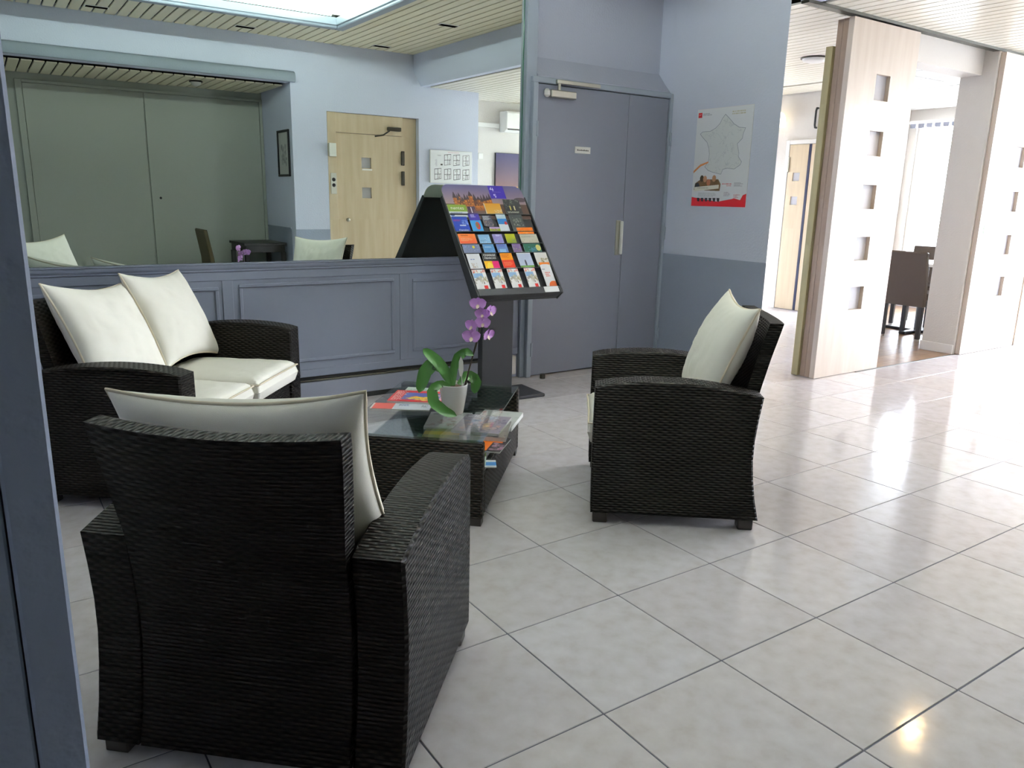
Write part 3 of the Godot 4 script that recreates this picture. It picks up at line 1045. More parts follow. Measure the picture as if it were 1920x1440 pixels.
# ------------------------------------------------------------------ corridor seen through the gap
func corridor() -> void:
	# beige door in the end wall
	var fr := Geo.new()
	fr.box(Vector3(8.385, 0, -6.40), Vector3(8.419, 2.06, -6.345), 0.004)
	fr.box(Vector3(8.385, 2.01, -6.345), Vector3(8.419, 2.06, -5.905), 0.004)
	var d := struct("door_2", fr, M.white_paint)
	var l0 := Geo.new()
	# leaf faces -x: build a board with two square lights
	l0.xf = Transform3D(Basis(Vector3(0, 0, 1), Vector3.UP, Vector3(-1, 0, 0)), Vector3(8.39, 0.006, -6.34))
	l0 = panel_into(l0, 0.27, 2.0, 0.025, 0.125, 0.10, [1.335, 1.62])
	var lf := part("leaf", l0, M.lift_door, d)
	for y in [1.341, 1.626]:
		part("pane", B(8.402, y - 0.049, -6.264, 8.406, y + 0.049, -6.166), M.frosted, lf)
	part("edge_strip", B(8.388, 0.006, -6.067, 8.416, 2.006, -6.035), M.navy, d)
	part("leaf", B(8.39, 0.006, -6.033, 8.416, 2.006, -5.91, 0.003), M.lift_door, d)
	part("hinge", B(8.376, 1.68, -6.345, 8.386, 1.86, -6.325, 0.002), M.steel, d)
	var br := thing("wall_bracket", "dark loop-shaped bracket on the white wall above the corridor door", "bracket", Vector3(8.419, 2.30, -6.02), 0)
	part("loop", Geo.new().tube([Vector3(0, 0.11, 0), Vector3(-0.03, 0.11, 0), Vector3(-0.04, 0.08, 0), Vector3(-0.04, -0.08, 0), Vector3(-0.03, -0.11, 0), Vector3(0, -0.11, 0)], 0.012, 8), M.black, br)
	var wl := thing("wall_lamp", "round white globe wall lamp high beside the corridor opening", "wall light", Vector3(8.419, 2.30, -6.50), 0)
	part("globe", Geo.new().lathe(arc_profile(0.10), 20), M.lamp_glow, wl).position = Vector3(-0.12, 0, 0)
	part("arm", Geo.new().tube([Vector3(0, 0, 0), Vector3(-0.04, 0, 0)], 0.018, 10), M.white_plastic, wl)
	var cl := thing("ceiling_lamp", "flat round white lamp on the corridor's slat ceiling", "ceiling light", Vector3(6.49, HL, -4.74))
	part("base", Geo.new().lathe([Vector2(0, 0), Vector2(0.12, 0), Vector2(0.12, -0.012), Vector2(0, -0.012)], 28), M.dark_steel, cl)
	part("diffuser", Geo.new().lathe([Vector2(0.105, -0.012), Vector2(0.10, -0.03), Vector2(0.07, -0.04), Vector2(0, -0.043)], 28), M.white_plastic, cl)

func arc_profile(r: float) -> Array:
	var a := []
	for k in 13:
		var t := -PI / 2 + PI * k / 12.0
		a.append(Vector2(maxf(0.0, cos(t)) * r, sin(t) * r))
	return a

func panel_into(g: Geo, w: float, h: float, th: float, cx: float, s: float, ys: Array) -> Geo:
	g.box(Vector3(0, 0, -th), Vector3(cx - s / 2, h, 0))
	g.box(Vector3(cx + s / 2, 0, -th), Vector3(w, h, 0))
	var y := 0.0
	for c in ys:
		g.box(Vector3(cx - s / 2, y, -th), Vector3(cx + s / 2, c - s / 2, 0))
		y = c + s / 2
	g.box(Vector3(cx - s / 2, y, -th), Vector3(cx + s / 2, h, 0))
	return g


# ------------------------------------------------------------------ restaurant
func dining_chair(label: String, at: Vector3, yaw: float, m: Material, group := "") -> Node3D:
	# local front is -z; back at +z
	var o := thing("dining_chair", label, "chair", at, yaw, group)
	var bk := Geo.new()
	bk.xf = Transform3D(Basis(Vector3(0, 0, 1), Vector3.UP, Vector3(-1, 0, 0)), Vector3.ZERO)
	bk.prism(PackedVector2Array([Vector2(0.16, 0.34), Vector2(0.215, 0.34), Vector2(0.225, 0.55), Vector2(0.275, 0.86), Vector2(0.265, 0.875), Vector2(0.235, 0.87), Vector2(0.175, 0.55)]), -0.215, 0.215, 0.008)
	part("backrest", bk, m, o)
	part("seat", B(-0.215, 0.40, -0.22, 0.215, 0.47, 0.16, 0.015), m, o)
	part("apron", B(-0.20, 0.34, -0.205, 0.20, 0.40, 0.155, 0.004), M.wood_dark, o)
	for e in [[-1, -1], [1, -1], [-1, 1], [1, 1]]:
		var lx: float = e[0] * 0.185
		var lz: float = e[1] * 0.185
		part("leg", B(lx - 0.02, 0.02, lz - 0.02, lx + 0.02, 0.34, lz + 0.02, 0.003), M.wood_dark, o)
		part("foot", B(lx - 0.017, 0.0, lz - 0.017, lx + 0.017, 0.02, lz + 0.017), M.steel, o)
	return o

func restaurant() -> void:
	dining_chair("dark brown upholstered dining chair nearest the restaurant opening, back turned", Vector3(7.80, 0.0005, -4.22), -PI / 2, M.leather)
	dining_chair("dark brown dining chair behind the nearest one, its back rising higher", Vector3(8.62, 0.0005, -4.62), PI / 2 + 0.12, M.leather)
	dining_chair("dark brown dining chair beside the white pier in the restaurant", Vector3(8.60, 0.0005, -4.08), PI / 2, M.leather)
	var t := thing("dining_table", "dark pedestal dining table with white top between the brown chairs", "table", Vector3(8.2, 0.0005, -4.36))
	part("top", B(-0.33, 0.715, -0.45, 0.33, 0.745, 0.45, 0.005), M.white_plastic, t)
	part("column", Geo.new().tube([Vector3(0, 0.03, 0), Vector3(0, 0.715, 0)], 0.035, 12), M.black, t)
	var ft := Geo.new()
	ft.box(Vector3(-0.30, 0, -0.035), Vector3(0.30, 0.03, 0.035), 0.006).box(Vector3(-0.035, 0.0005, -0.34), Vector3(0.035, 0.0295, 0.34), 0.006)
	part("base", ft, M.black, t)
	var bl := thing("blind", "row of blue-grey blind carriers along the top of the restaurant window", "blind", Vector3(10.12, 2.30, -4.9))
	part("head_rail", B(-0.03, 0.03, -0.95, 0.03, 0.07, 0.95, 0.004), M.white_plastic, bl)
	for k in 18:
		part("slat", B(-0.025, -0.02, -0.93 + k * 0.105, 0.025, 0.03, -0.86 + k * 0.105), M.heater, bl)


# ------------------------------------------------------------------ the side seen only in the mirror
func south_side() -> void:
	# beige lift door in its niche
	var c := Geo.new()
	c.box(Vector3(3.486, 0, -0.316), Vector3(3.592, 2.222, -0.192), 0.002)
	c.box(Vector3(4.462, 0, -0.250), Vector3(4.665, 2.222, -0.192), 0.002)
	c.box(Vector3(3.592, 2.004, -0.290), Vector3(4.462, 2.222, -0.192), 0.002)
	var d := struct("door_3", c, M.lift_door)
	var lg := Geo.new()
	lg.xf = Transform3D(Basis(Vector3(-1, 0, 0), Vector3.UP, Vector3(0, 0, -1)), Vector3(4.458, 0.006, -0.262))
	lg = panel_into(lg, 0.862, 1.994, 0.045, 0.47, 0.125, [1.315, 1.665])
	var lf := part("leaf", lg, M.lift_door, d)
	for y in [1.321, 1.671]:
		part("pane", B(3.926, y - 0.061, -0.236, 4.05, y + 0.061, -0.230), M.frosted, lf)
	part("notice", B(3.93, 1.585, -0.266, 4.06, 1.60, -0.2625), M.paper, lf)
	part("knob", Geo.new().lathe(arc_profile(0.024), 14), M.steel, lf).position = Vector3(3.725, 1.0, -0.295)
	part("spindle", Geo.new().tube([Vector3(3.725, 1.0, -0.262), Vector3(3.725, 1.0, -0.29)], 0.01, 8), M.steel, lf)
	for y in [1.42, 1.66]:
		part("hinge", Geo.new().box(Vector3(4.45, y, -0.285), Vector3(4.49, y + 0.17, -0.262), 0.004), M.dark_steel, d)
	var k := part("door_closer", B(4.25, 2.055, -0.345, 4.42, 2.10, -0.292, 0.006), M.dark_steel, d)
	part("arm", Geo.new().tube([Vector3(4.27, 2.055, -0.33), Vector3(4.18, 2.0, -0.34), Vector3(4.10, 1.985, -0.275)], 0.009, 8), M.dark_steel, k)
	var cp := thing("call_box", "small grey square box on the lift frame's upper left side", "control box", Vector3(3.535, 1.80, -0.317))
	part("case", B(-0.042, -0.075, -0.035, 0.042, 0.075, 0.0, 0.004), M.stand_grey, cp)
	var bt := thing("button_plate", "steel lift button plate with two round dark buttons beside the beige door", "button plate", Vector3(3.545, 1.42, -0.317))
	part("plate", B(-0.035, -0.12, -0.006, 0.035, 0.12, 0.0, 0.002), M.steel, bt)
	for y in [-0.02, 0.045]:
		var b := part("button", Geo.new().lathe([Vector2(0, 0.008), Vector2(0.018, 0.008), Vector2(0.022, 0.0)].slice(0), 16), M.black, bt)
		b.position = Vector3(0, y, -0.006)
		b.rotation.x = -PI / 2
	# evacuation plan
	var rng := RandomNumberGenerator.new()
	rng.seed = 21
	var im := img(320, 220, c8(240, 241, 244))
	for e in [[20, 22], [95, 22], [165, 22], [20, 122], [92, 122], [165, 122], [240, 122]]:
		var x: int = e[0]
		var y: int = e[1]
		var w := 50
		var h := 78
		for l in [[0, 0, w, 6], [w, 6, w, h], [w, h, 0, h - 8], [0, h - 8, 0, 0], [0, h / 2, w, h / 2 + 3], [w / 2, 4, w / 2, h - 4], [w / 4, h / 2, w / 4, h - 6]]:
			line(im, Vector2(x + l[0], y + l[1]), Vector2(x + l[2], y + l[3]), c8(40, 42, 48), 3 if rng.randf() < 0.6 else 2)
		for s in 5:
			im.fill_rect(Rect2i(x + rng.randi_range(4, w - 12), y + rng.randi_range(4, h - 12), rng.randi_range(3, 10), 3), c8(130, 140, 120))
	strokes(im, Rect2i(100, 8, 90, 7), 1, c8(220, 150, 160), rng)
	strokes(im, Rect2i(240, 30, 40, 9), 2, c8(150, 150, 160), rng)
	im.fill_rect(Rect2i(228, 90, 16, 10), c8(40, 40, 44))
	strokes(im, Rect2i(270, 60, 20, 50), 9, c8(190, 192, 204), rng)
	pic_mat("plan_print", im)
	var pb := thing("plan_board", "white board with seven small floor plans on the blue wall right of the lift", "plan board", Vector3(5.12, 1.665, -0.324), PI)
	part("board", B(-0.305, -0.2, -0.003, 0.305, 0.2, 0.018, 0.002), M.white_plastic, pb)
	part("print", sheet_geo(0.60, 0.39, 0.0186), M.plan_print, pb)
	# night picture on the lobby wall
	var n := img(256, 176, c8(60, 46, 72))
	gradv(n, Rect2i(0, 0, 256, 120), c8(52, 44, 88), c8(112, 74, 70))
	n.fill_rect(Rect2i(0, 118, 256, 58), c8(50, 32, 26))
	for q in 60:
		var x := rng.randi_range(0, 255)
		var hh := rng.randi_range(6, 40)
		var col := c8(250, 190, 80).lerp(c8(220, 100, 30), rng.randf())
		n.fill_rect(Rect2i(x, 118 + rng.randi_range(0, 6), rng.randi_range(2, 6), hh), col.darkened(rng.randf_range(0.1, 0.55)))
	n.fill_rect(Rect2i(0, 114, 256, 5), c8(255, 200, 90))
	pic_mat("night_print", n)
	var nb := thing("framed_picture", "large purple dusk picture with orange waterfront lights under the air conditioner", "picture", Vector3(6.75, 1.56, 0.347), PI)
	part("canvas", B(-0.53, -0.36, -0.002, 0.53, 0.36, 0.026, 0.003), M.black, nb)
	part("print", sheet_geo(1.05, 0.71, 0.0266), M.night_print, nb)
	var ac := thing("air_conditioner", "white wall-mounted air conditioner high on the lobby wall above the dusk picture", "air conditioner", Vector3(6.72, 2.2, 0.349), PI)
	var ag := Geo.new()
	ag.xf = Transform3D(Basis(Vector3(0, 0, 1), Vector3.UP, Vector3(-1, 0, 0)), Vector3.ZERO)
	ag.prism(PackedVector2Array([Vector2(0, 0), Vector2(0.13, 0.0), Vector2(0.19, 0.05), Vector2(0.20, 0.25), Vector2(0.17, 0.275), Vector2(0, 0.275)]), -0.43, 0.43, 0.006)
	part("body", ag, M.white_plastic, ac)
	part("louvre", B(-0.40, 0.028, 0.168, 0.40, 0.040, 0.186, 0.002), M.dark_steel, ac)
	single("cable_duct", B(-0.3, -0.03, -0.03, 0.3, 0.03, 0.0, 0.004), M.white_plastic, "white cable duct leading to the air conditioner", "cable duct", Vector3(5.97, 2.28, 0.349))
	single("light_switch", B(-0.04, -0.04, -0.012, 0.04, 0.04, 0.0, 0.003), M.white_plastic, "small white switch plate on the lobby wall left of the dusk picture", "switch", Vector3(5.98, 1.86, 0.349))
	# closet doors at the back of the alcove
	var cd := struct("door_4", Geo.new().box(Vector3(0.50, 0, 0.725), Vector3(0.56, 2.40, 0.758), 0.003).box(Vector3(3.03, 0, 0.725), Vector3(3.066, 2.40, 0.758), 0.003).box(Vector3(0.56, 2.37, 0.725), Vector3(3.03, 2.40, 0.758), 0.003), M.closet)
	part("leaf", B(0.563, 0.005, 0.735, 1.725, 2.368, 0.757, 0.004), M.closet, cd)
	part("leaf", B(1.735, 0.005, 0.735, 3.027, 2.368, 0.757, 0.004), M.closet, cd)
	part("finger_hole", Geo.new().tube([Vector3(1.83, 1.21, 0.7345), Vector3(1.83, 1.21, 0.733)], 0.014, 12), M.black, cd)
	# framed print on the alcove side wall
	var fi := img(96, 160, c8(196, 196, 190))
	for q in 40:
		disc(fi, Vector2(rng.randf_range(28, 68), rng.randf_range(50, 120)), rng.randf_range(3, 10), rng.randf_range(3, 12), c8(120, 122, 118).lerp(c8(180, 180, 176), rng.randf()))
	pic_mat("etching_print", fi)
	var ff := thing("framed_picture", "grey portrait-format print in thin black frame on the alcove side wall", "picture", Vector3(3.068, 1.745, -0.03), -PI / 2)
	var fg := Geo.new()
	for e in [[-0.2, -0.26, 0.2, -0.235], [-0.2, 0.235, 0.2, 0.26], [-0.2, -0.235, -0.175, 0.235], [0.175, -0.235, 0.2, 0.235]]:
		fg.box(Vector3(e[0], e[1], 0), Vector3(e[2], e[3], 0.02), 0.003)
	part("frame", fg, M.black, ff)
	part("print", sheet_geo(0.35, 0.47, 0.006), M.etching_print, ff)
	# table and chair in the alcove
	var t := thing("side_table", "black square-legged table against the alcove's right wall", "table", Vector3(2.80, 0, 0.30))
	part("top", B(-0.25, 0.69, -0.33, 0.25, 0.72, 0.33, 0.004), M.wood_dark, t)
	part("apron", B(-0.23, 0.61, -0.31, 0.23, 0.69, 0.31, 0.002), M.wood_dark, t)
	for e in [[-1, -1], [1, -1], [-1, 1], [1, 1]]:
		part("leg", B(e[0] * 0.215 - 0.025, 0, e[1] * 0.29 - 0.025, e[0] * 0.215 + 0.025, 0.61, e[1] * 0.29 + 0.025, 0.003), M.wood_dark, t)
	dining_chair("olive brown upholstered chair at the black alcove table", Vector3(2.50, 0, 0.22), -PI / 2, M.chair_olive).position = Vector3(2.40, 0, 0.26)


# ------------------------------------------------------------------ wicker seats and cushions
func arm_geo(x0: float, x1: float) -> Geo:
	var g := Geo.new()
	g.xf = Transform3D(Basis(Vector3(0, 0, 1), Vector3.UP, Vector3(-1, 0, 0)), Vector3.ZERO)
	var pg := PackedVector2Array([Vector2(-0.335, 0.045), Vector2(-0.340, 0.30), Vector2(-0.338, 0.578)])
	for k in 15:
		var t := (k + 1) / 15.0
		var z := -0.335 + 0.655 * t
		pg.append(Vector2(z, 0.583 + 0.115 * t - 0.138 * t * t))
	for e in [[0.308, 0.47], [0.300, 0.38], [0.300, 0.30], [0.308, 0.22], [0.322, 0.13], [0.342, 0.045]]:
		pg.append(Vector2(e[0], e[1]))
	g.prism(pg, -x1, -x0, 0.007)
	return g

func back_z(y: float) -> float:
	var ys := [0.05, 0.13, 0.22, 0.30, 0.38, 0.47, 0.56, 0.70, 0.85]
	var zs := [0.342, 0.322, 0.308, 0.300, 0.300, 0.310, 0.324, 0.352, 0.388]
	for i in ys.size() - 1:
		if y <= ys[i + 1]:
			return lerpf(zs[i], zs[i + 1], (y - ys[i]) / (ys[i + 1] - ys[i]))
	return zs[-1]

func back_geo(hw: float, top: float) -> Geo:
	var g := Geo.new()
	var nu := 18
	var nv := 26
	var fr := []
	var bk := []
	for i in nu + 1:
		var u := -1.0 + 2.0 * i / nu
		var rf := []
		var rb := []
		for j in nv + 1:
			var y := 0.05 + (top - 0.05) * j / nv
			var flare := clampf((y - 0.565) / 0.25, 0.0, 1.0)
			var x := u * (hw - 0.003 + 0.022 * flare)
			var bow := 0.028 * (1.0 - u * u) * clampf((y - 0.3) / 0.5, 0.0, 1.0)
			var z := back_z(y) + bow
			var yy := y - 0.010 * (1.0 - u * u) * clampf((y - 0.6) / 0.25, 0.0, 1.0)
			rb.append(Vector3(x, yy, z + 0.006))
			rf.append(Vector3(x, yy, z - 0.048))
		fr.append(rf)
		bk.append(rb)
	var uu := 2.0 * hw
	g.sheet(bk, false, uu, top)
	g.sheet(fr, true, uu, top)
	for e in [0, nu]:
		var s := []
		s.append(fr[e])
		s.append(bk[e])
		g.sheet(s, e != 0, 0.05, top)
	for e in [0, nv]:
		var a := []
		var b := []
		for i in nu + 1:
			a.append(fr[i][e])
			b.append(bk[i][e])
		g.sheet([a, b], e == 0, 0.05, uu)
	return g

func wicker_seat(called: String, label: String, category: String, at: Vector3, yaw: float, half: float) -> Node3D:
	var o := thing(called, label, category, at, yaw)
	var inn := half - 0.12
	part("arm", arm_geo(-half, -inn), M.wicker, o)
	part("arm", arm_geo(inn, half), M.wicker, o)
	part("backrest", back_geo(inn, 0.84), M.wicker, o)
	part("seat_base", B(-inn + 0.002, 0.05, -0.322, inn - 0.002, 0.285, 0.24, 0.005), M.wicker, o)
	for e in [[-1, -1], [1, -1], [-1, 1], [1, 1]]:
		var x: float = e[0] * (half - 0.04)
		var z: float = -0.295 if e[1] < 0 else 0.295
		part("leg", B(x - 0.03, 0, z - 0.03, x + 0.03, 0.045, z + 0.03, 0.004), M.wicker_leg, o)
	return o

func seat_cushion_geo(w: float, d: float, h: float, sd: int) -> Geo:
	# rounded slab with a soft crown; base at y 0
	var g := Geo.new()
	var f := FastNoiseLite.new()
	f.seed = sd
	f.frequency = 2.2
	var n := 26
	var up := []
	var dn := []
	for i in n + 1:
		var u := -1.0 + 2.0 * i / n
		var ru := []
		var rd := []
		for j in n + 1:
			var v := -1.0 + 2.0 * j / n
			var a := signf(u) * pow(absf(u), 0.6)
			var b := signf(v) * pow(absf(v), 0.6)
			var e := maxf(absf(a), absf(b))
			var k := pow(1.0 - pow(e, 14.0), 0.5)
			var x := a * w / 2 * (1.0 - 0.015 * (1.0 - b * b))
			var z := b * d / 2 * (1.0 - 0.015 * (1.0 - a * a))
			var crown := 0.018 * (1 - a * a) * (1 - b * b) + 0.006 * f.get_noise_2d(x * 3, z * 3)
			ru.append(Vector3(x, h * 0.5 + k * (h * 0.5 + crown), z))
			rd.append(Vector3(x, h * 0.5 - k * h * 0.5, z))
		up.append(ru)
		dn.append(rd)
	g.sheet(up, true)
	g.sheet(dn, false)
	return g

func pillow_pt(u: float, v: float, w: float, h: float) -> Vector2:
	return Vector2(u * w / 2 * (1.0 - 0.10 * (1.0 - v * v)), v * h / 2 * (1.0 - 0.15 * (1.0 - u * u)))

func pillow(label: String, parent_xf: Transform3D, w: float, h: float, th: float, sd: int) -> void:
	var o := Node3D.new()
	o.name = numbered("back_cushion")
	add_child(o, true)
	o.transform = parent_xf
	tag(o, label, "cushion")
	var g := Geo.new()
	var f := FastNoiseLite.new()
	f.seed = sd
	f.frequency = 1.0
	f.fractal_octaves = 3
	var n := 34
	for s in [1.0, -1.0]:
		var grid := []
		for i in n + 1:
			var u := sin((-1.0 + 2.0 * i / n) * PI / 2)
			var row := []
			for j in n + 1:
				var v := sin((-1.0 + 2.0 * j / n) * PI / 2)
				var p := pillow_pt(u, v, w, h)
				var q := maxf(0.0, (1.0 - u * u) * (1.0 - v * v))
				var z := th / 2 * pow(q, 0.42)
				var edge := exp(-6.0 * q)
				# gathers that run in from the seams, and soft folds
				z += q * (0.5 + edge) * (0.024 * f.get_noise_3d(u * 2.2, v * 2.2, s * 5.0) + 0.018 * f.get_noise_3d(u * 7.0, v * 1.6, s * 9.0 + 3.0))
				row.append(Vector3(p.x, p.y, s * z))
			grid.append(row)
		g.sheet(grid, s < 0.0)
	part("cover", g, M.cushion, o)
	var ring := []
	for k in 4:
		for i in 20:
			var t := -1.0 + 2.0 * i / 20.0
			var uv: Array = [[t, -1.0], [1.0, t], [-t, 1.0], [-1.0, -t]][k]
			# round the corner tips
			var lim := Vector2(uv[0], uv[1])
			var p := pillow_pt(lim.x, lim.y, w, h)
			ring.append(Vector3(p.x, p.y, 0))
	part("piping", Geo.new().tube(ring, 0.005, 7, true), M.piping, o)

func rel(base: Node3D, at: Vector3, tilt: float, twist := 0.0, roll := 0.0) -> Transform3D:
	# local placement on a seat; tilt leans the top back towards +z
	var b := Basis(Vector3.UP, twist) * Basis(Vector3.RIGHT, tilt) * Basis(Vector3.BACK, roll)
	return base.transform * Transform3D(b, at)

func cushion_on(base: Node3D, label: String, at: Vector3, w: float, d: float, h: float, sd: int) -> void:
	var o := thing("seat_cushion", label, "cushion")
	o.transform = base.transform * Transform3D(Basis(), at)
	part("cover", seat_cushion_geo(w, d, h, sd), M.cushion, o)
	var ring := []
	for k in 4:
		for i in 12:
			var t := -1.0 + 2.0 * i / 12.0
			var uv: Array = [[t, -1.0], [1.0, t], [-t, 1.0], [-1.0, -t]][k]
			ring.append(Vector3(uv[0] * w / 2 * (0.992 - 0.015 * (1 - uv[1] * uv[1])), h * 0.80, uv[1] * d / 2 * (0.992 - 0.015 * (1 - uv[0] * uv[0]))))
	part("piping", Geo.new().tube(ring, 0.004, 6, true), M.piping, o)

func seating() -> void:
	var a := wicker_seat("wicker_armchair", "dark brown wicker armchair in the foreground seen from behind", "armchair", Vector3(0.602, 0, -1.832), -0.755, 0.375)
	cushion_on(a, "cream seat cushion on the foreground wicker armchair", Vector3(0, 0.287, -0.055), 0.495, 0.60, 0.13, 1)
	pillow("cream piped back cushion sticking up over the foreground armchair's back", rel(a, Vector3(-0.005, 0.662, 0.18), 0.334, 0.0, 0.061), 0.60, 0.48, 0.20, 3)
	var b := wicker_seat("wicker_armchair", "dark brown wicker armchair by the poster wall seen from its side", "armchair", Vector3(2.46, 0, -2.363), 0.892, 0.375)
	cushion_on(b, "cream seat cushion on the side-on armchair, only its front edge showing", Vector3(0, 0.287, -0.06), 0.495, 0.60, 0.13, 2)
	pillow("cream back cushion leaning in the side-on armchair", rel(b, Vector3(-0.009, 0.676, 0.19), 0.379, 0.037, 0.025), 0.56, 0.49, 0.18, 4)
	var q := -2.264
	var fwd := Vector3(-sin(q), 0, -cos(q))
	var s := wicker_seat("wicker_sofa", "dark brown wicker two-seat sofa against the panelled wall at left", "sofa", Vector3(1.01, 0, -3.715) - fwd * 0.335, q, 0.645)
	cushion_on(s, "cream seat cushion of the sofa on the side near the camera", Vector3(0.262, 0.287, -0.055), 0.515, 0.60, 0.13, 5)
	cushion_on(s, "cream seat cushion of the sofa next to the panelled wall", Vector3(-0.262, 0.287, -0.075), 0.515, 0.60, 0.13, 6)
	pillow("white back cushion on the sofa nearest the camera", rel(s, Vector3(0.235, 0.662, 0.205), 0.47, 0.05, 0.11), 0.57, 0.50, 0.2, 7)
	pillow("white back cushion on the sofa nearest the panelled wall", rel(s, Vector3(-0.287, 0.667, 0.19), 0.45, 0.03, 0.06), 0.55, 0.50, 0.19, 8)


# ------------------------------------------------------------------ coffee table with magazines
var atlas: Image

func cell(i: int) -> Rect2i:
	return Rect2i((i % 8) * 128, (i / 8) * 128, 128, 128)

func cell_uv(i: int) -> Rect2:
	var c := cell(i)
	return Rect2((c.position.x + 1) / 1024.0, (c.position.y + 1) / 1024.0, 126 / 1024.0, 126 / 1024.0)

# base colour, then [shape, x, y, w, h, r, g, b] in hundredths of the cover
func cover(i: int, base: Color, marks: Array) -> void:
	var c := cell(i)
	var rng := RandomNumberGenerator.new()
	rng.seed = 100 + i
	var im := img(128, 128, base)
	for m in marks:
		var r := Rect2i(int(m[1] * 1.28), int(m[2] * 1.28), int(m[3] * 1.28), int(m[4] * 1.28))
		var col := c8(m[5], m[6], m[7])
		match m[0]:
			"r":
				im.fill_rect(r, col)
			"o":
				disc(im, Vector2(r.position) + Vector2(r.size) / 2.0, r.size.x / 2.0, r.size.y / 2.0, col)
			"s":
				strokes(im, r, maxi(1, int(m[4] / 6.0)), col, rng)
			"g":
				gradv(im, r, base, col)
			"n":
				for k in 26:
					disc(im, Vector2(r.position) + Vector2(rng.randf() * r.size.x, rng.randf() * r.size.y), rng.randf_range(2, 9), rng.randf_range(2, 9), col.lerp(base, rng.randf() * 0.7).lightened(rng.randf() * 0.25))
	atlas.blit_rect(im, Rect2i(0, 0, 128, 128), c.position)

func sheet_thing(called: String, label: String, category: String, xf: Transform3D, w: float, h: float, th: float, ci: int, group := "") -> Node3D:
	# booklet lying in local xy, cover towards +z
	var o := Node3D.new()
	o.name = numbered(called)
	add_child(o, true)
	o.transform = xf
	tag(o, label, category, group)
	part("pages", B(-w / 2, -h / 2, 0, w / 2, h / 2, th, 0.0008), M.paper_edge, o)
	part("cover", sheet_geo(w, h, th + 0.0004, cell_uv(ci)), M.atlas, o)
	return o

func coffee_table() -> void:
	atlas = img(1024, 1024, Color.WHITE)
	paint_atlas()
	pic_mat("atlas", atlas, 0.35)
	var yaw := -0.753
	var ctr := Vector3(1.665, 0, -3.04)
	var t := thing("coffee_table", "low dark wicker coffee table with glass top and open magazine shelf", "coffee table", ctr, yaw)
	var hw := 0.308
	var hl := 0.485
	# end walls with a broad top rail, low side walls, glass shelf and top
	for s in [-1.0, 1.0]:
		var z0: float = s * hl
		var z1: float = s * (hl - 0.05)
		part("end_wall", B(-hw, 0.03, minf(z0, z1), hw, 0.352, maxf(z0, z1), 0.006), M.wicker_table, t)
		part("side_wall", B(minf(s * hw, s * (hw - 0.03)), 0.035, -hl + 0.052, maxf(s * hw, s * (hw - 0.03)), 0.215, hl - 0.052, 0.006), M.wicker_table, t)
		for q in [-1.0, 1.0]:
			part("foot", B(q * hw - 0.025 - q * 0.03, 0, s * hl - 0.025 - s * 0.03, q * hw + 0.025 - q * 0.03, 0.03, s * hl + 0.025 - s * 0.03), M.wicker_leg, t)
	part("glass_top", B(-hw + 0.004, 0.353, -hl + 0.004, hw - 0.004, 0.361, hl - 0.004, 0.001), M.glass_top, t)
	part("glass_shelf", B(-hw + 0.004, 0.2155, -hl + 0.055, hw - 0.004, 0.2215, hl - 0.055, 0.001), M.glass_top, t)
	var base := t.transform
	var put := func(label: String, x: float, y: float, z: float, rot: float, w: float, h: float, th: float, ci: int):
		# flat on the shelf or on the top; local x right, z towards the near end
		var b := Basis(Vector3.UP, rot) * Basis(Vector3.RIGHT, -PI / 2)
		sheet_thing("magazine", label, "magazine", base * Transform3D(b, Vector3(x, y, z)), w, h, th, ci, "magazines on the coffee table")
	var sh := 0.2218
	put.call("grey-green magazine with an oval portrait under the glass at the left", -0.12, sh, 0.24, 0.25, 0.26, 0.19, 0.006, 41)
	put.call("dark navy magazine with pink figure under the glass, middle of the near end", 0.0, sh + 0.0065, 0.28, 0.1, 0.18, 0.26, 0.008, 42)
	put.call("green magazine on the glass shelf at the near right corner", 0.175, sh, 0.27, 0.18, 0.21, 0.26, 0.008, 44)
	put.call("pale collage magazine lying on the green one under the glass", 0.16, sh + 0.0085, 0.235, 0.06, 0.22, 0.26, 0.007, 45)
	put.call("magazine with bold orange letter sticking out of the table's right side", 0.235, sh + 0.016, 0.14, -0.08, 0.22, 0.20, 0.006, 46)
	put.call("yellow-banded magazine in the middle of the glass shelf", 0.05, sh, 0.03, 0.1, 0.22, 0.20, 0.010, 47)
	put.call("thick grey magazine pile top, spine out at the table's right side", 0.225, sh + 0.0225, -0.02, 0.06, 0.21, 0.26, 0.020, 48)
	put.call("magazine with crowd photograph topmost at the right side under the glass", 0.20, sh + 0.043, -0.05, -0.05, 0.22, 0.28, 0.012, 49)
	put.call("white slim magazine on the glass shelf near the orchid's shadow", 0.0, sh, -0.22, 0.12, 0.21, 0.27, 0.012, 50)
	put.call("white-spined magazine at the far right corner of the glass shelf", 0.235, sh, -0.27, -0.06, 0.20, 0.27, 0.022, 43)
	put.call("blue and white leaflet poking out at the right front corner of the shelf", 0.275, sh + 0.0002, 0.36, 0.22, 0.13, 0.085, 0.005, 51)
	var top := 0.3615
	put.call("bright red magazine with yellow headline lying on the glass top", -0.10, top + 0.0045, -0.10, 0.06, 0.29, 0.21, 0.009, 52)
	put.call("white leaflet with a red left end on the glass by the red magazine", -0.155, top, 0.06, 0.12, 0.27, 0.10, 0.004, 53)
	put.call("pale mint booklet on the glass behind the red magazine", -0.10, top, -0.22, 0.05, 0.25, 0.18, 0.004, 54)


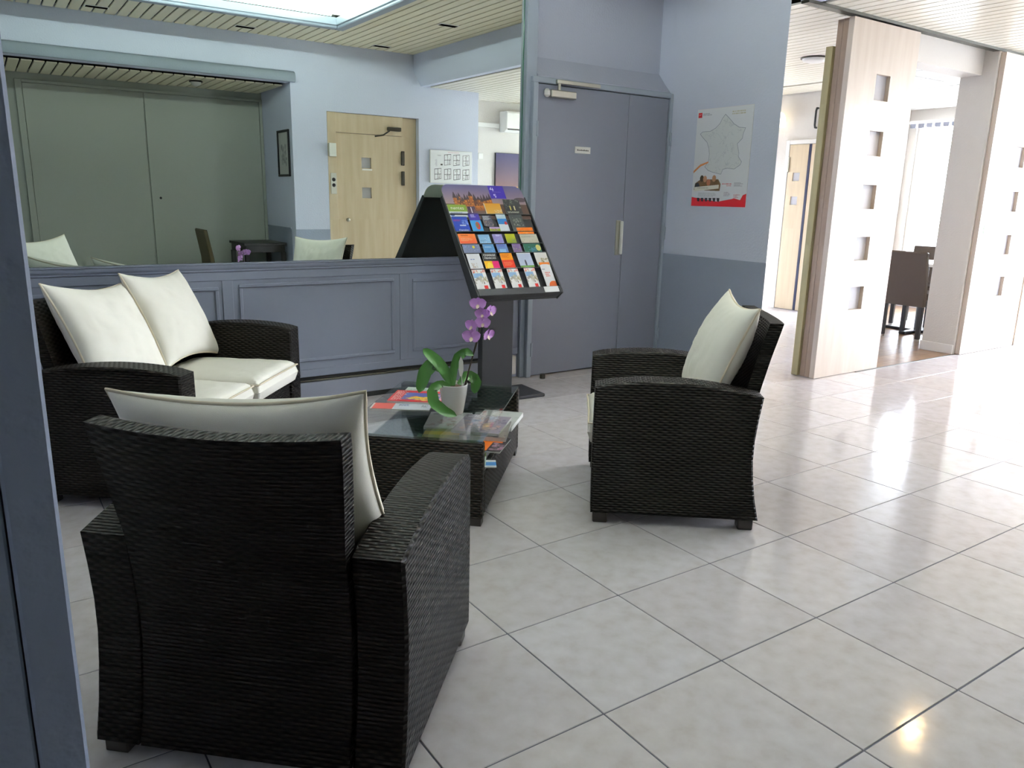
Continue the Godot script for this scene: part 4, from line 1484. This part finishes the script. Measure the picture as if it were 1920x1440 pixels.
# ------------------------------------------------------------------ orchid
func leaf_geo(pts: Array, w: float, lift: float) -> Geo:
	# strap leaf along a smoothed centre line, arched across
	var cv := Curve3D.new()
	for i in pts.size():
		var p: Vector3 = pts[i]
		var a: Vector3 = pts[maxi(i - 1, 0)]
		var b: Vector3 = pts[mini(i + 1, pts.size() - 1)]
		cv.add_point(p, (a - b) * 0.22, (b - a) * 0.22)
	var n := 18
	var L := cv.get_baked_length()
	var up := []
	var dn := []
	for i in n + 1:
		var f := float(i) / n
		var c := cv.sample_baked(f * L)
		var d := (cv.sample_baked(minf(L, f * L + 0.004)) - cv.sample_baked(maxf(0.0, f * L - 0.004))).normalized()
		var side := d.cross(Vector3(-0.35, 0.45, 0.82)).normalized()
		var nn := side.cross(d).normalized()
		var hw := w * 0.5 * (0.35 + 0.65 * sin(minf(1.0, f * 1.6) * PI / 2)) * sqrt(maxf(0.0, 1.0 - pow(f, 6.0)))
		hw = maxf(hw, 0.0006)
		var ru := []
		var rd := []
		for j in 9:
			var s := -1.0 + j / 4.0
			var q := c + side * hw * s - nn * lift * hw * (1.0 - s * s)
			ru.append(q + nn * 0.0009)
			rd.append(q - nn * 0.0009)
		up.append(ru)
		dn.append(rd)
	var g := Geo.new()
	g.sheet(up, false)
	g.sheet(dn, true)
	return g

func petal_geo(L: float, w: float, cup: float) -> Geo:
	# lies in xy, grows along +y from the origin
	var up := []
	var dn := []
	for i in 9:
		var f := i / 8.0
		var hw := w * 0.5 * pow(sin(clampf(f * 0.93 + 0.07, 0, 1) * PI), 0.62)
		hw = maxf(hw, 0.0006)
		var ru := []
		var rd := []
		for j in 7:
			var s := -1.0 + j / 3.0
			var z := cup * L * (f * f) + 0.10 * w * (s * s) - 0.05 * w
			ru.append(Vector3(hw * s, f * L, z + 0.0006))
			rd.append(Vector3(hw * s, f * L, z - 0.0006))
		up.append(ru)
		dn.append(rd)
	var g := Geo.new()
	g.sheet(up, true)
	g.sheet(dn, false)
	return g

func orchid() -> void:
	var o := thing("potted_orchid", "purple moth orchid in a white ceramic pot on the glass table", "plant", Vector3(1.668, 0.3617, -2.9))
	part("pot", Geo.new().lathe([Vector2(0.0, 0.0), Vector2(0.040, 0.0), Vector2(0.044, 0.004), Vector2(0.052, 0.05), Vector2(0.059, 0.09), Vector2(0.063, 0.130), Vector2(0.0635, 0.135), Vector2(0.060, 0.135), Vector2(0.058, 0.118), Vector2(0.0, 0.114)], 36), M.pot, o)
	part("soil", Geo.new().lathe([Vector2(0.057, 0.116), Vector2(0.04, 0.122), Vector2(0.0, 0.124)], 24), M.soil, o)
	var r := Vector3(0.8257, 0, 0.5641)      # across, as seen from the lounge door side
	var f := Vector3(0.5641, 0, -0.8257)
	var P := func(a: float, y: float, d: float) -> Vector3:
		return r * a + Vector3.UP * y + f * d
	for e in [
		[[[-0.008, 0.125, 0.0], [-0.03, 0.185, 0.0], [-0.075, 0.235, 0.01], [-0.136, 0.285, 0.02]], 0.052],
		[[[-0.012, 0.125, 0.01], [-0.05, 0.20, 0.02], [-0.09, 0.225, 0.01], [-0.125, 0.185, 0.0], [-0.152, 0.092, -0.01]], 0.062],
		[[[-0.012, 0.125, -0.02], [-0.05, 0.148, -0.05], [-0.088, 0.125, -0.075], [-0.078, 0.07, -0.09], [-0.03, 0.032, -0.09], [0.022, 0.012, -0.088]], 0.05],
		[[[0.0, 0.125, 0.0], [0.0, 0.20, 0.01], [0.02, 0.255, 0.01], [0.055, 0.282, 0.0], [0.088, 0.265, -0.01]], 0.042],
		[[[0.02, 0.125, 0.03], [0.06, 0.165, 0.06], [0.098, 0.135, 0.08], [0.088, 0.07, 0.085]], 0.05],
		[[[-0.008, 0.125, 0.02], [-0.04, 0.185, 0.04], [-0.09, 0.205, 0.06]], 0.045]]:
		var pts := []
		for q in e[0]:
			pts.append(P.call(q[0], q[1], q[2]))
		part("leaf", leaf_geo(pts, e[1], 0.25), M.leaf, o)
	var st := [P.call(0.052, 0.118, 0.01), P.call(0.066, 0.19, 0.012), P.call(0.085, 0.26, 0.012), P.call(0.105, 0.33, 0.01), P.call(0.118, 0.40, 0.0), P.call(0.128, 0.45, -0.005), P.call(0.125, 0.50, -0.01)]
	part("flower_stem", Geo.new().tube(st, 0.0035, 7, false, 0.002), M.stem, o)
	part("support_stick", Geo.new().tube([P.call(0.046, 0.118, 0.02), P.call(0.108, 0.36, 0.016)], 0.002, 6), M.stem, o)
	# facing: x across, yaw turn, pitch
	var blooms := [[0.106, 0.492, -0.03, -0.2, 0.1, 0.036], [0.158, 0.458, 0.0, 0.95, 0.0, 0.034], [0.124, 0.448, -0.02, 0.1, 0.15, 0.032], [0.128, 0.412, -0.035, -0.1, 0.1, 0.033], [0.080, 0.396, -0.015, -0.7, 0.05, 0.034], [0.080, 0.352, -0.04, -0.15, 0.1, 0.039], [0.150, 0.358, -0.02, 0.9, -0.2, 0.034]]
	for b in blooms:
		var fl := Node3D.new()
		fl.name = "flower"
		var c: Vector3 = P.call(b[0], b[1], b[2])
		var face := (-f * cos(b[3]) + r * sin(b[3])).normalized()
		face = (face * cos(b[4]) + Vector3.UP * sin(b[4])).normalized()
		var x := Vector3.UP.cross(face).normalized()
		fl.transform = Transform3D(Basis(x, face.cross(x), face), c)
		o.add_child(fl, true)
		var s: float = b[5]
		var k := 0
		for q in [[0.0, 0.85, 0.72, 0.06, -0.002], [2.15, 0.85, 0.66, 0.06, -0.002], [-2.15, 0.85, 0.66, 0.06, -0.002], [1.25, 1.1, 1.15, 0.1, 0.001], [-1.25, 1.1, 1.15, 0.1, 0.001]]:
			var pt := part("petal", petal_geo(s * q[1], s * q[2], q[3]), M.petal, fl)
			pt.transform = Transform3D(Basis(Vector3.BACK, q[0]), Vector3(0, 0, q[4]))
			k += 1
		var lip := part("lip", petal_geo(s * 0.5, s * 0.4, 0.6), M.petal_lip, fl)
		lip.transform = Transform3D(Basis(Vector3.BACK, PI), Vector3(0, 0, 0.003))
		var near_stem: Vector3 = st[4]
		part("pedicel", Geo.new().tube([Vector3(0, 0, -0.002), fl.transform.affine_inverse() * P.call(lerpf(b[0], 0.12, 0.8), b[1] - 0.004, 0.0)], 0.0016, 5), M.stem, fl)
	var tagp := Geo.new()
	tagp.tube([P.call(0.041, 0.118, -0.02), P.call(0.036, 0.19, -0.024)], 0.002, 6)
	part("label_pick", tagp, M.white_plastic, o)
	var tg := Geo.new()
	var bx := Transform3D(Basis(r, Vector3.UP, -f), P.call(0.034, 0.215, -0.026))
	tg.xf = bx
	tg.prism(PackedVector2Array([Vector2(-0.004, -0.04), Vector2(0.006, -0.04), Vector2(0.012, -0.01), Vector2(0.010, 0.025), Vector2(0.0, 0.05), Vector2(-0.009, 0.025), Vector2(-0.010, -0.01)]), -0.0008, 0.0008)
	part("tag", tg, M.white_plastic, o)


# ------------------------------------------------------------------ brochure stand
func paint_atlas() -> void:
	cover(0, c8(128, 156, 60), [["r", 0, 55, 100, 45, 226, 230, 236], ["s", 8, 62, 80, 14, 130, 150, 190], ["o", 4, 70, 22, 24, 90, 110, 170]])
	cover(1, c8(64, 44, 62), [["n", 0, 40, 100, 60, 120, 70, 60], ["r", 40, 10, 12, 70, 232, 226, 230]])
	cover(2, c8(222, 156, 56), [["g", 0, 0, 100, 100, 232, 180, 90], ["r", 0, 0, 6, 100, 236, 222, 200], ["n", 55, 60, 45, 40, 240, 210, 160]])
	cover(3, c8(50, 50, 52), [["n", 0, 0, 100, 60, 100, 110, 90], ["r", 30, 45, 8, 30, 214, 200, 110], ["r", 55, 45, 8, 30, 220, 210, 160], ["s", 10, 84, 85, 12, 220, 220, 200]])
	cover(4, c8(36, 66, 168), [["s", 8, 20, 50, 14, 200, 50, 70], ["r", 40, 52, 40, 8, 235, 238, 245], ["n", 60, 24, 36, 24, 120, 150, 220]])
	cover(5, c8(60, 46, 150), [["r", 0, 40, 100, 60, 70, 160, 220], ["s", 20, 8, 60, 18, 240, 240, 250], ["o", 40, 48, 40, 42, 190, 50, 50], ["o", 46, 52, 18, 30, 90, 110, 60]])
	cover(6, c8(72, 70, 84), [["s", 8, 8, 84, 40, 236, 236, 236], ["n", 0, 55, 100, 45, 140, 110, 90]])
	cover(7, c8(200, 224, 240), [["r", 0, 30, 100, 30, 60, 130, 200], ["s", 12, 8, 70, 12, 240, 250, 255], ["o", 66, 44, 30, 22, 200, 60, 60], ["r", 0, 62, 100, 38, 232, 238, 244]])
	cover(8, c8(66, 70, 70), [["n", 20, 20, 70, 50, 130, 130, 120], ["g", 0, 70, 100, 30, 90, 96, 100]])
	cover(9, c8(190, 160, 206), [["r", 0, 45, 100, 55, 150, 170, 40], ["n", 20, 40, 60, 50, 120, 50, 70]])
	cover(10, c8(244, 124, 32), [["s", 6, 6, 40, 14, 250, 210, 150], ["n", 30, 40, 60, 50, 250, 160, 60]])
	cover(11, c8(244, 130, 60), [["g", 0, 30, 100, 70, 232, 90, 60], ["s", 16, 12, 66, 12, 120, 60, 40], ["s", 12, 40, 70, 34, 240, 190, 150]])
	cover(12, c8(146, 190, 228), [["n", 0, 30, 100, 70, 190, 214, 234], ["s", 12, 60, 60, 20, 110, 140, 180]])
	cover(13, c8(150, 140, 196), [["s", 35, 8, 50, 20, 240, 240, 250], ["n", 0, 45, 100, 55, 120, 150, 210]])
	cover(14, c8(176, 176, 40), [["g", 0, 40, 100, 60, 130, 150, 40], ["n", 60, 50, 40, 50, 70, 90, 80]])
	cover(15, c8(206, 202, 184), [["s", 8, 20, 84, 18, 140, 140, 130], ["n", 0, 60, 100, 40, 180, 170, 140]])
	cover(16, c8(120, 128, 158), [["n", 10, 10, 80, 60, 90, 120, 190], ["o", 55, 15, 16, 30, 210, 190, 60]])
	cover(17, c8(92, 146, 196), [["s", 14, 34, 70, 14, 220, 236, 245], ["n", 0, 60, 100, 40, 70, 120, 180]])
	cover(18, c8(110, 140, 200), [["s", 8, 10, 84, 26, 90, 80, 170], ["r", 20, 60, 60, 40, 150, 196, 232]])
	cover(19, c8(126, 100, 150), [["n", 0, 20, 100, 80, 130, 150, 90]])
	cover(20, c8(44, 92, 76), [["o", 68, 18, 30, 66, 220, 206, 120], ["n", 30, 40, 40, 60, 60, 120, 180]])
	cover(21, c8(236, 236, 240), [["s", 22, 38, 50, 10, 110, 130, 190], ["n", 20, 64, 40, 30, 190, 170, 160]])
	cover(22, c8(24, 22, 26), [["r", 0, 52, 55, 48, 240, 180, 30], ["r", 55, 52, 45, 48, 214, 36, 110], ["o", 14, 60, 40, 56, 250, 220, 80]])
	cover(23, c8(240, 150, 30), [["r", 0, 48, 100, 52, 214, 54, 34], ["s", 14, 12, 70, 24, 190, 90, 20], ["s", 14, 60, 74, 26, 240, 150, 110]])
	cover(24, c8(196, 204, 228), [["r", 0, 0, 100, 14, 232, 236, 240], ["s", 40, 5, 30, 6, 60, 130, 110], ["o", 40, 50, 14, 40, 70, 70, 90], ["r", 0, 88, 100, 12, 110, 160, 70]])
	cover(25, c8(238, 234, 228), [["n", 36, 40, 56, 44, 150, 136, 90], ["r", 0, 90, 100, 10, 140, 180, 90]])
	cover(26, c8(242, 240, 238), [["n", 0, 0, 100, 22, 216, 96, 80], ["r", 4, 24, 70, 22, 150, 186, 222], ["n", 0, 45, 90, 30, 110, 96, 80], ["n", 40, 34, 56, 30, 150, 140, 90], ["r", 58, 82, 28, 16, 214, 40, 40]])
	cover(27, c8(240, 238, 240), [["r", 0, 0, 100, 16, 236, 130, 40], ["o", -8, 8, 116, 18, 240, 238, 240], ["s", 10, 28, 40, 8, 130, 140, 160], ["s", 26, 42, 60, 22, 222, 110, 100], ["o", 26, 78, 100, 50, 206, 96, 40]])
	# magazines
	cover(41, c8(128, 138, 122), [["r", 6, 8, 88, 84, 150, 160, 140], ["o", 50, 25, 26, 46, 96, 104, 100], ["s", 12, 20, 30, 50, 120, 130, 112]])
	cover(42, c8(30, 38, 62), [["n", 20, 40, 60, 50, 60, 70, 110], ["o", 30, 52, 40, 30, 206, 110, 160], ["s", 10, 6, 80, 14, 150, 190, 200]])
	cover(43, c8(210, 212, 208), [["n", 0, 0, 100, 100, 180, 190, 180]])
	cover(44, c8(96, 120, 60), [["n", 0, 0, 100, 100, 150, 170, 110], ["r", 60, 60, 40, 40, 190, 206, 200]])
	cover(45, c8(202, 176, 162), [["n", 0, 0, 100, 100, 150, 130, 120], ["r", 50, 8, 44, 34, 206, 200, 196], ["s", 8, 60, 80, 30, 130, 90, 80]])
	cover(46, c8(34, 26, 32), [["r", 52, 30, 20, 66, 246, 122, 20], ["r", 40, 20, 50, 18, 246, 122, 20], ["n", 76, 40, 24, 50, 190, 140, 170]])
	cover(47, c8(150, 148, 90), [["r", 0, 20, 100, 26, 206, 176, 40], ["n", 0, 50, 100, 50, 120, 110, 90], ["r", 60, 10, 36, 20, 226, 222, 200]])
	cover(48, c8(132, 126, 120), [["n", 0, 0, 100, 100, 90, 86, 92], ["s", 10, 10, 80, 20, 220, 216, 214]])
	cover(49, c8(170, 160, 176), [["n", 0, 0, 100, 100, 90, 80, 110], ["n", 10, 20, 80, 70, 200, 160, 150], ["s", 8, 4, 84, 16, 236, 236, 240]])
	cover(50, c8(220, 222, 220), [["n", 10, 30, 80, 60, 170, 130, 120], ["s", 10, 8, 60, 14, 90, 90, 96]])
	cover(51, c8(236, 238, 240), [["r", 0, 30, 100, 50, 50, 130, 200]])
	cover(52, c8(204, 30, 36), [["r", 20, 20, 76, 62, 86, 96, 168], ["s", 4, 8, 20, 84, 244, 220, 214], ["n", 30, 54, 44, 28, 236, 206, 40], ["n", 66, 30, 30, 50, 214, 210, 220], ["s", 34, 60, 36, 18, 240, 214, 30], ["r", 0, 92, 100, 8, 196, 24, 34]])
	cover(53, c8(226, 230, 240), [["r", 4, 0, 34, 100, 214, 88, 80], ["r", 0, 0, 4, 100, 244, 236, 232], ["s", 46, 14, 18, 30, 70, 80, 140], ["s", 84, 20, 12, 40, 120, 124, 140]])
	cover(54, c8(204, 222, 212), [["s", 10, 20, 70, 30, 160, 184, 176], ["r", 0, 84, 100, 4, 190, 60, 60]])

func display_stand() -> void:
	var yaw := -0.0583
	var o := thing("brochure_stand", "black floor-standing brochure display with sloping rack before the mirror", "display stand", Vector3(2.80, 0, -4.33), yaw)
	# head frame: origin at the top edge's middle
	var rt := Vector3(cos(yaw), 0, -sin(yaw))
	var fw := Vector3(sin(yaw), 0, cos(yaw))
	var dn := (fw * 0.5039 - Vector3.UP * 0.6748).normalized()
	var nn := dn.cross(rt).normalized()
	if nn.y < 0:
		nn = -nn
	var hd := Transform3D(Basis(rt, -dn, nn), Vector3(2.8282, 1.3746, -4.5628))
	var loc := o.transform.affine_inverse() * hd
	part("base_plate", B(-0.34, 0.0, -0.06, 0.27, 0.022, 0.245, 0.006), M.stand_black, o)
	part("column", B(-0.105, 0.022, -0.03, 0.135, 0.77, 0.03, 0.005), M.stand_black, o)
	# rack: back board, cheeks, ledges
	var bg := Geo.new()
	bg.xf = loc
	bg.box(Vector3(-0.305, -0.865, -0.028), Vector3(0.305, -0.10, -0.002), 0.003)
	part("rack_back", bg, M.stand_black, o)
	for s in [-1.0, 1.0]:
		var cg := Geo.new()
		cg.xf = loc * Transform3D(Basis(Vector3(0, 0, 1), Vector3.UP, Vector3(-1, 0, 0)), Vector3(s * 0.311, 0, 0))
		cg.prism(PackedVector2Array([Vector2(-0.028, -0.09), Vector2(0.004, -0.09), Vector2(0.055, -0.84), Vector2(0.055, -0.868), Vector2(-0.028, -0.868)]), -0.0055, 0.0055, 0.002)
		part("cheek", cg, M.stand_black, o)
	var k := 0
	for e in [[-0.235, 0.006], [-0.375, 0.014], [-0.472, 0.020], [-0.545, 0.026], [-0.665, 0.032], [-0.815, 0.040]]:
		var lg := Geo.new()
		lg.xf = loc
		lg.box(Vector3(-0.304, e[0] - 0.006, -0.001), Vector3(0.304, e[0], e[1] + 0.010), 0.001)
		part("ledge", lg, M.stand_black, o)
	var lip := Geo.new()
	lip.xf = loc
	lip.box(Vector3(-0.304, -0.866, 0.0), Vector3(0.304, -0.822, 0.056), 0.003)
	part("tray_lip", lip, M.stand_black, o)
	var plt := Geo.new()
	plt.xf = loc
	plt.box(Vector3(0.175, -0.862, 0.0565), Vector3(0.285, -0.822, 0.0585))
	part("price_card", plt, M.paper, o)
	# header card: dusk photograph of a lit stone building, grey back
	var rng := RandomNumberGenerator.new()
	rng.seed = 77
	var W := 320
	var H := 150
	var im := img(W, H, c8(110, 100, 130))
	gradv(im, Rect2i(0, 0, W, 90), c8(104, 98, 140), c8(176, 150, 150))
	im.fill_rect(Rect2i(0, 84, W, 66), c8(86, 66, 58))
	var x := 34
	while x < 178:
		var w := rng.randi_range(7, 16)
		var top := rng.randi_range(34, 58)
		im.fill_rect(Rect2i(x, top + 14, w, 84 - top), c8(190, 110, 50).lerp(c8(90, 52, 40), rng.randf()))
		fillp(im, PackedVector2Array([Vector2(x - 1, top + 15), Vector2(x + w / 2.0, top - rng.randi_range(0, 16)), Vector2(x + w + 1, top + 15)]), c8(52, 40, 48))
		for q in 3:
			im.fill_rect(Rect2i(x + rng.randi_range(1, w - 3), top + 18 + q * 14, 2, 6), c8(250, 180, 80))
		x += w - 1
	gradv(im, Rect2i(28, 92, 160, 22), c8(206, 126, 56), c8(120, 70, 44))
	for q in 40:
		im.fill_rect(Rect2i(rng.randi_range(30, 186), rng.randi_range(70, 110), 2, 5), c8(60, 40, 36))
	im.fill_rect(Rect2i(184, 0, 62, 58), c8(64, 46, 158))
	strokes(im, Rect2i(196, 28, 46, 3), 1, c8(190, 180, 230), rng)
	# the white numerals of the banner
	for l in [[196, 10, 192, 18], [192, 18, 204, 18], [202, 12, 202, 24], [206, 40, 200, 40], [200, 40, 200, 45], [200, 45, 206, 47], [206, 47, 204, 54]]:
		line(im, Vector2(l[0], l[1]), Vector2(l[2], l[3]), c8(240, 240, 250), 3)
	disc(im, Vector2(300, 62), 26, 10, c8(80, 66, 74))
	pic_mat("header_print", im, 0.4)
	var outline := PackedVector2Array()
	for a in 7:
		var t := PI / 2 * a / 6.0
		outline.append(Vector2(0.305 - 0.055 + 0.055 * cos(t), -0.055 + 0.055 * sin(t)))
	for a in 7:
		var t := PI / 2 + PI / 2 * a / 6.0
		outline.append(Vector2(-0.305 + 0.055 + 0.055 * cos(t), -0.055 + 0.055 * sin(t)))
	outline.append(Vector2(-0.305, -0.27))
	outline.append(Vector2(0.305, -0.27))
	var hg := Geo.new()
	hg.xf = loc
	hg.prism(outline, 0.0, 0.003)
	var hc := part("header_card", hg, M.stand_grey, o)
	var pg := Geo.new()
	pg.xf = loc
	var idx := Geometry2D.triangulate_polygon(outline)
	for i in range(0, idx.size(), 3):
		var pts := []
		var uvs := []
		for q in 3:
			var p := outline[idx[i + q]]
			pts.append(Vector3(p.x, p.y, 0.0034))
			uvs.append(Vector2((p.x + 0.305) / 0.61, -p.y / 0.27))
		pg.poly(pts, Vector3.BACK, uvs)
	part("header_print", pg, M.header_print, hc)
	# brochures: [label, centre across, centre down, width, height, off the board, cover, hidden length below]
	var rows := [
		["green brochure with white lettering at the rack's top left", -0.288, 0.210, 0.130, 0.097, 0.0045, 0],
		["dark brochure with white upright title under the lit building picture", -0.132, 0.206, 0.056, 0.065, 0.0045, 1],
		["amber brochure right of centre in the rack's top row", 0.031, 0.190, 0.120, 0.085, 0.0045, 2],
		["dark brochure with two bottles at the rack's top right", 0.187, 0.171, 0.122, 0.116, 0.0045, 3],
		["royal blue brochure at the left end of the rack's second row", -0.250, 0.320, 0.105, 0.120, 0.012, 4],
		["blue brochure with red balloon in the rack's second row", -0.138, 0.302, 0.076, 0.140, 0.012, 5],
		["grey brochure with white headline left of the sky blue one", -0.045, 0.290, 0.066, 0.085, 0.012, 6],
		["sky blue and white brochure in the rack's second row", 0.063, 0.303, 0.068, 0.140, 0.012, 7],
		["charcoal grey brochure at the right of the rack's second row", 0.177, 0.305, 0.096, 0.130, 0.012, 8],
		["lilac and lime brochure low in the middle of the second row", -0.016, 0.358, 0.074, 0.030, 0.018, 9],
		["bright orange brochure under the charcoal one at right", 0.211, 0.372, 0.120, 0.050, 0.0185, 10],
		["orange-red brochure at the left end of the rack's third row", -0.240, 0.433, 0.118, 0.076, 0.0185, 11],
		["light blue brochure beside the orange-red one", -0.118, 0.436, 0.079, 0.070, 0.0185, 12],
		["lilac brochure in the middle of the rack's third row", -0.017, 0.434, 0.069, 0.072, 0.0185, 13],
		["lime yellow brochure right of the lilac one", 0.078, 0.433, 0.070, 0.073, 0.0185, 14],
		["cream brochure with grey title at the third row's right end", 0.220, 0.436, 0.128, 0.070, 0.0185, 15],
		["grey-blue brochure at the left end of the rack's fourth row", -0.236, 0.511, 0.118, 0.066, 0.024, 16],
		["mid blue brochure with pale title in the fourth row", -0.112, 0.508, 0.077, 0.072, 0.024, 17],
		["blue and lilac brochure in the middle of the fourth row", -0.013, 0.509, 0.075, 0.070, 0.024, 18],
		["mauve mottled brochure right of the blue and lilac one", 0.098, 0.508, 0.062, 0.068, 0.024, 19],
		["dark green brochure with yellow disc at the fourth row's right end", 0.217, 0.508, 0.126, 0.070, 0.024, 20],
		["white brochure with small blue title at the fifth row's left end", -0.246, 0.604, 0.089, 0.118, 0.030, 21],
		["black brochure with bold white letters over yellow and pink", -0.130, 0.605, 0.100, 0.118, 0.030, 22],
		["orange over red brochure in the middle of the fifth row", -0.008, 0.605, 0.085, 0.118, 0.030, 23],
		["pale lavender brochure with small dark figure in the fifth row", 0.126, 0.602, 0.101, 0.118, 0.030, 24],
		["white brochure with brownish leaf picture at the fifth row's right end", 0.258, 0.600, 0.091, 0.110, 0.030, 25],
		["leftmost of the four matching white picture brochures in the bottom row", -0.248, 0.738, 0.090, 0.150, 0.037, 26],
		["second from left of the four matching white picture brochures", -0.122, 0.738, 0.081, 0.150, 0.037, 26],
		["third from left of the four matching white picture brochures", -0.002, 0.738, 0.078, 0.150, 0.037, 26],
		["rightmost of the four matching white picture brochures", 0.125, 0.738, 0.079, 0.150, 0.037, 26],
		["white brochure with orange arcs at the bottom row's right end", 0.254, 0.722, 0.076, 0.180, 0.039, 27]]
	for e in rows:
		var rr: float = rng.randf_range(-0.015, 0.015)
		var px: float = clampf(e[1], -0.303 + e[3] * 0.52, 0.303 - e[3] * 0.52)
		var xf := hd * Transform3D(Basis(Vector3.BACK, rr), Vector3(px, -e[2], e[5]))
		var b := sheet_thing("brochure", e[0], "brochure", xf, e[3] * 1.04, e[4], 0.003, e[6], "brochures in the display stand")
		if e[6] == 0 or e[6] == 22 or e[6] == 4:
			var tl: Array = {0: ["nantes"], 22: ["CHANGE", "FRANCAIS"], 4: ["Florales"]}[e[6]]
			for q in tl.size():
				var tm := TextMesh.new()
				tm.text = tl[q]
				tm.font = SystemFont.new()
				tm.font_size = 32
				tm.pixel_size = {0: [0.00092], 22: [0.00066, 0.00055], 4: [0.00058]}[e[6]][q]
				tm.depth = 0.0004
				var tx := part("lettering", tm, M.letter_white, b)
				tx.position = Vector3(0.008 if e[6] == 4 else 0.0, {0: 0.022, 22: 0.042, 4: -0.042}[e[6]] - 0.022 * q, 0.0038)
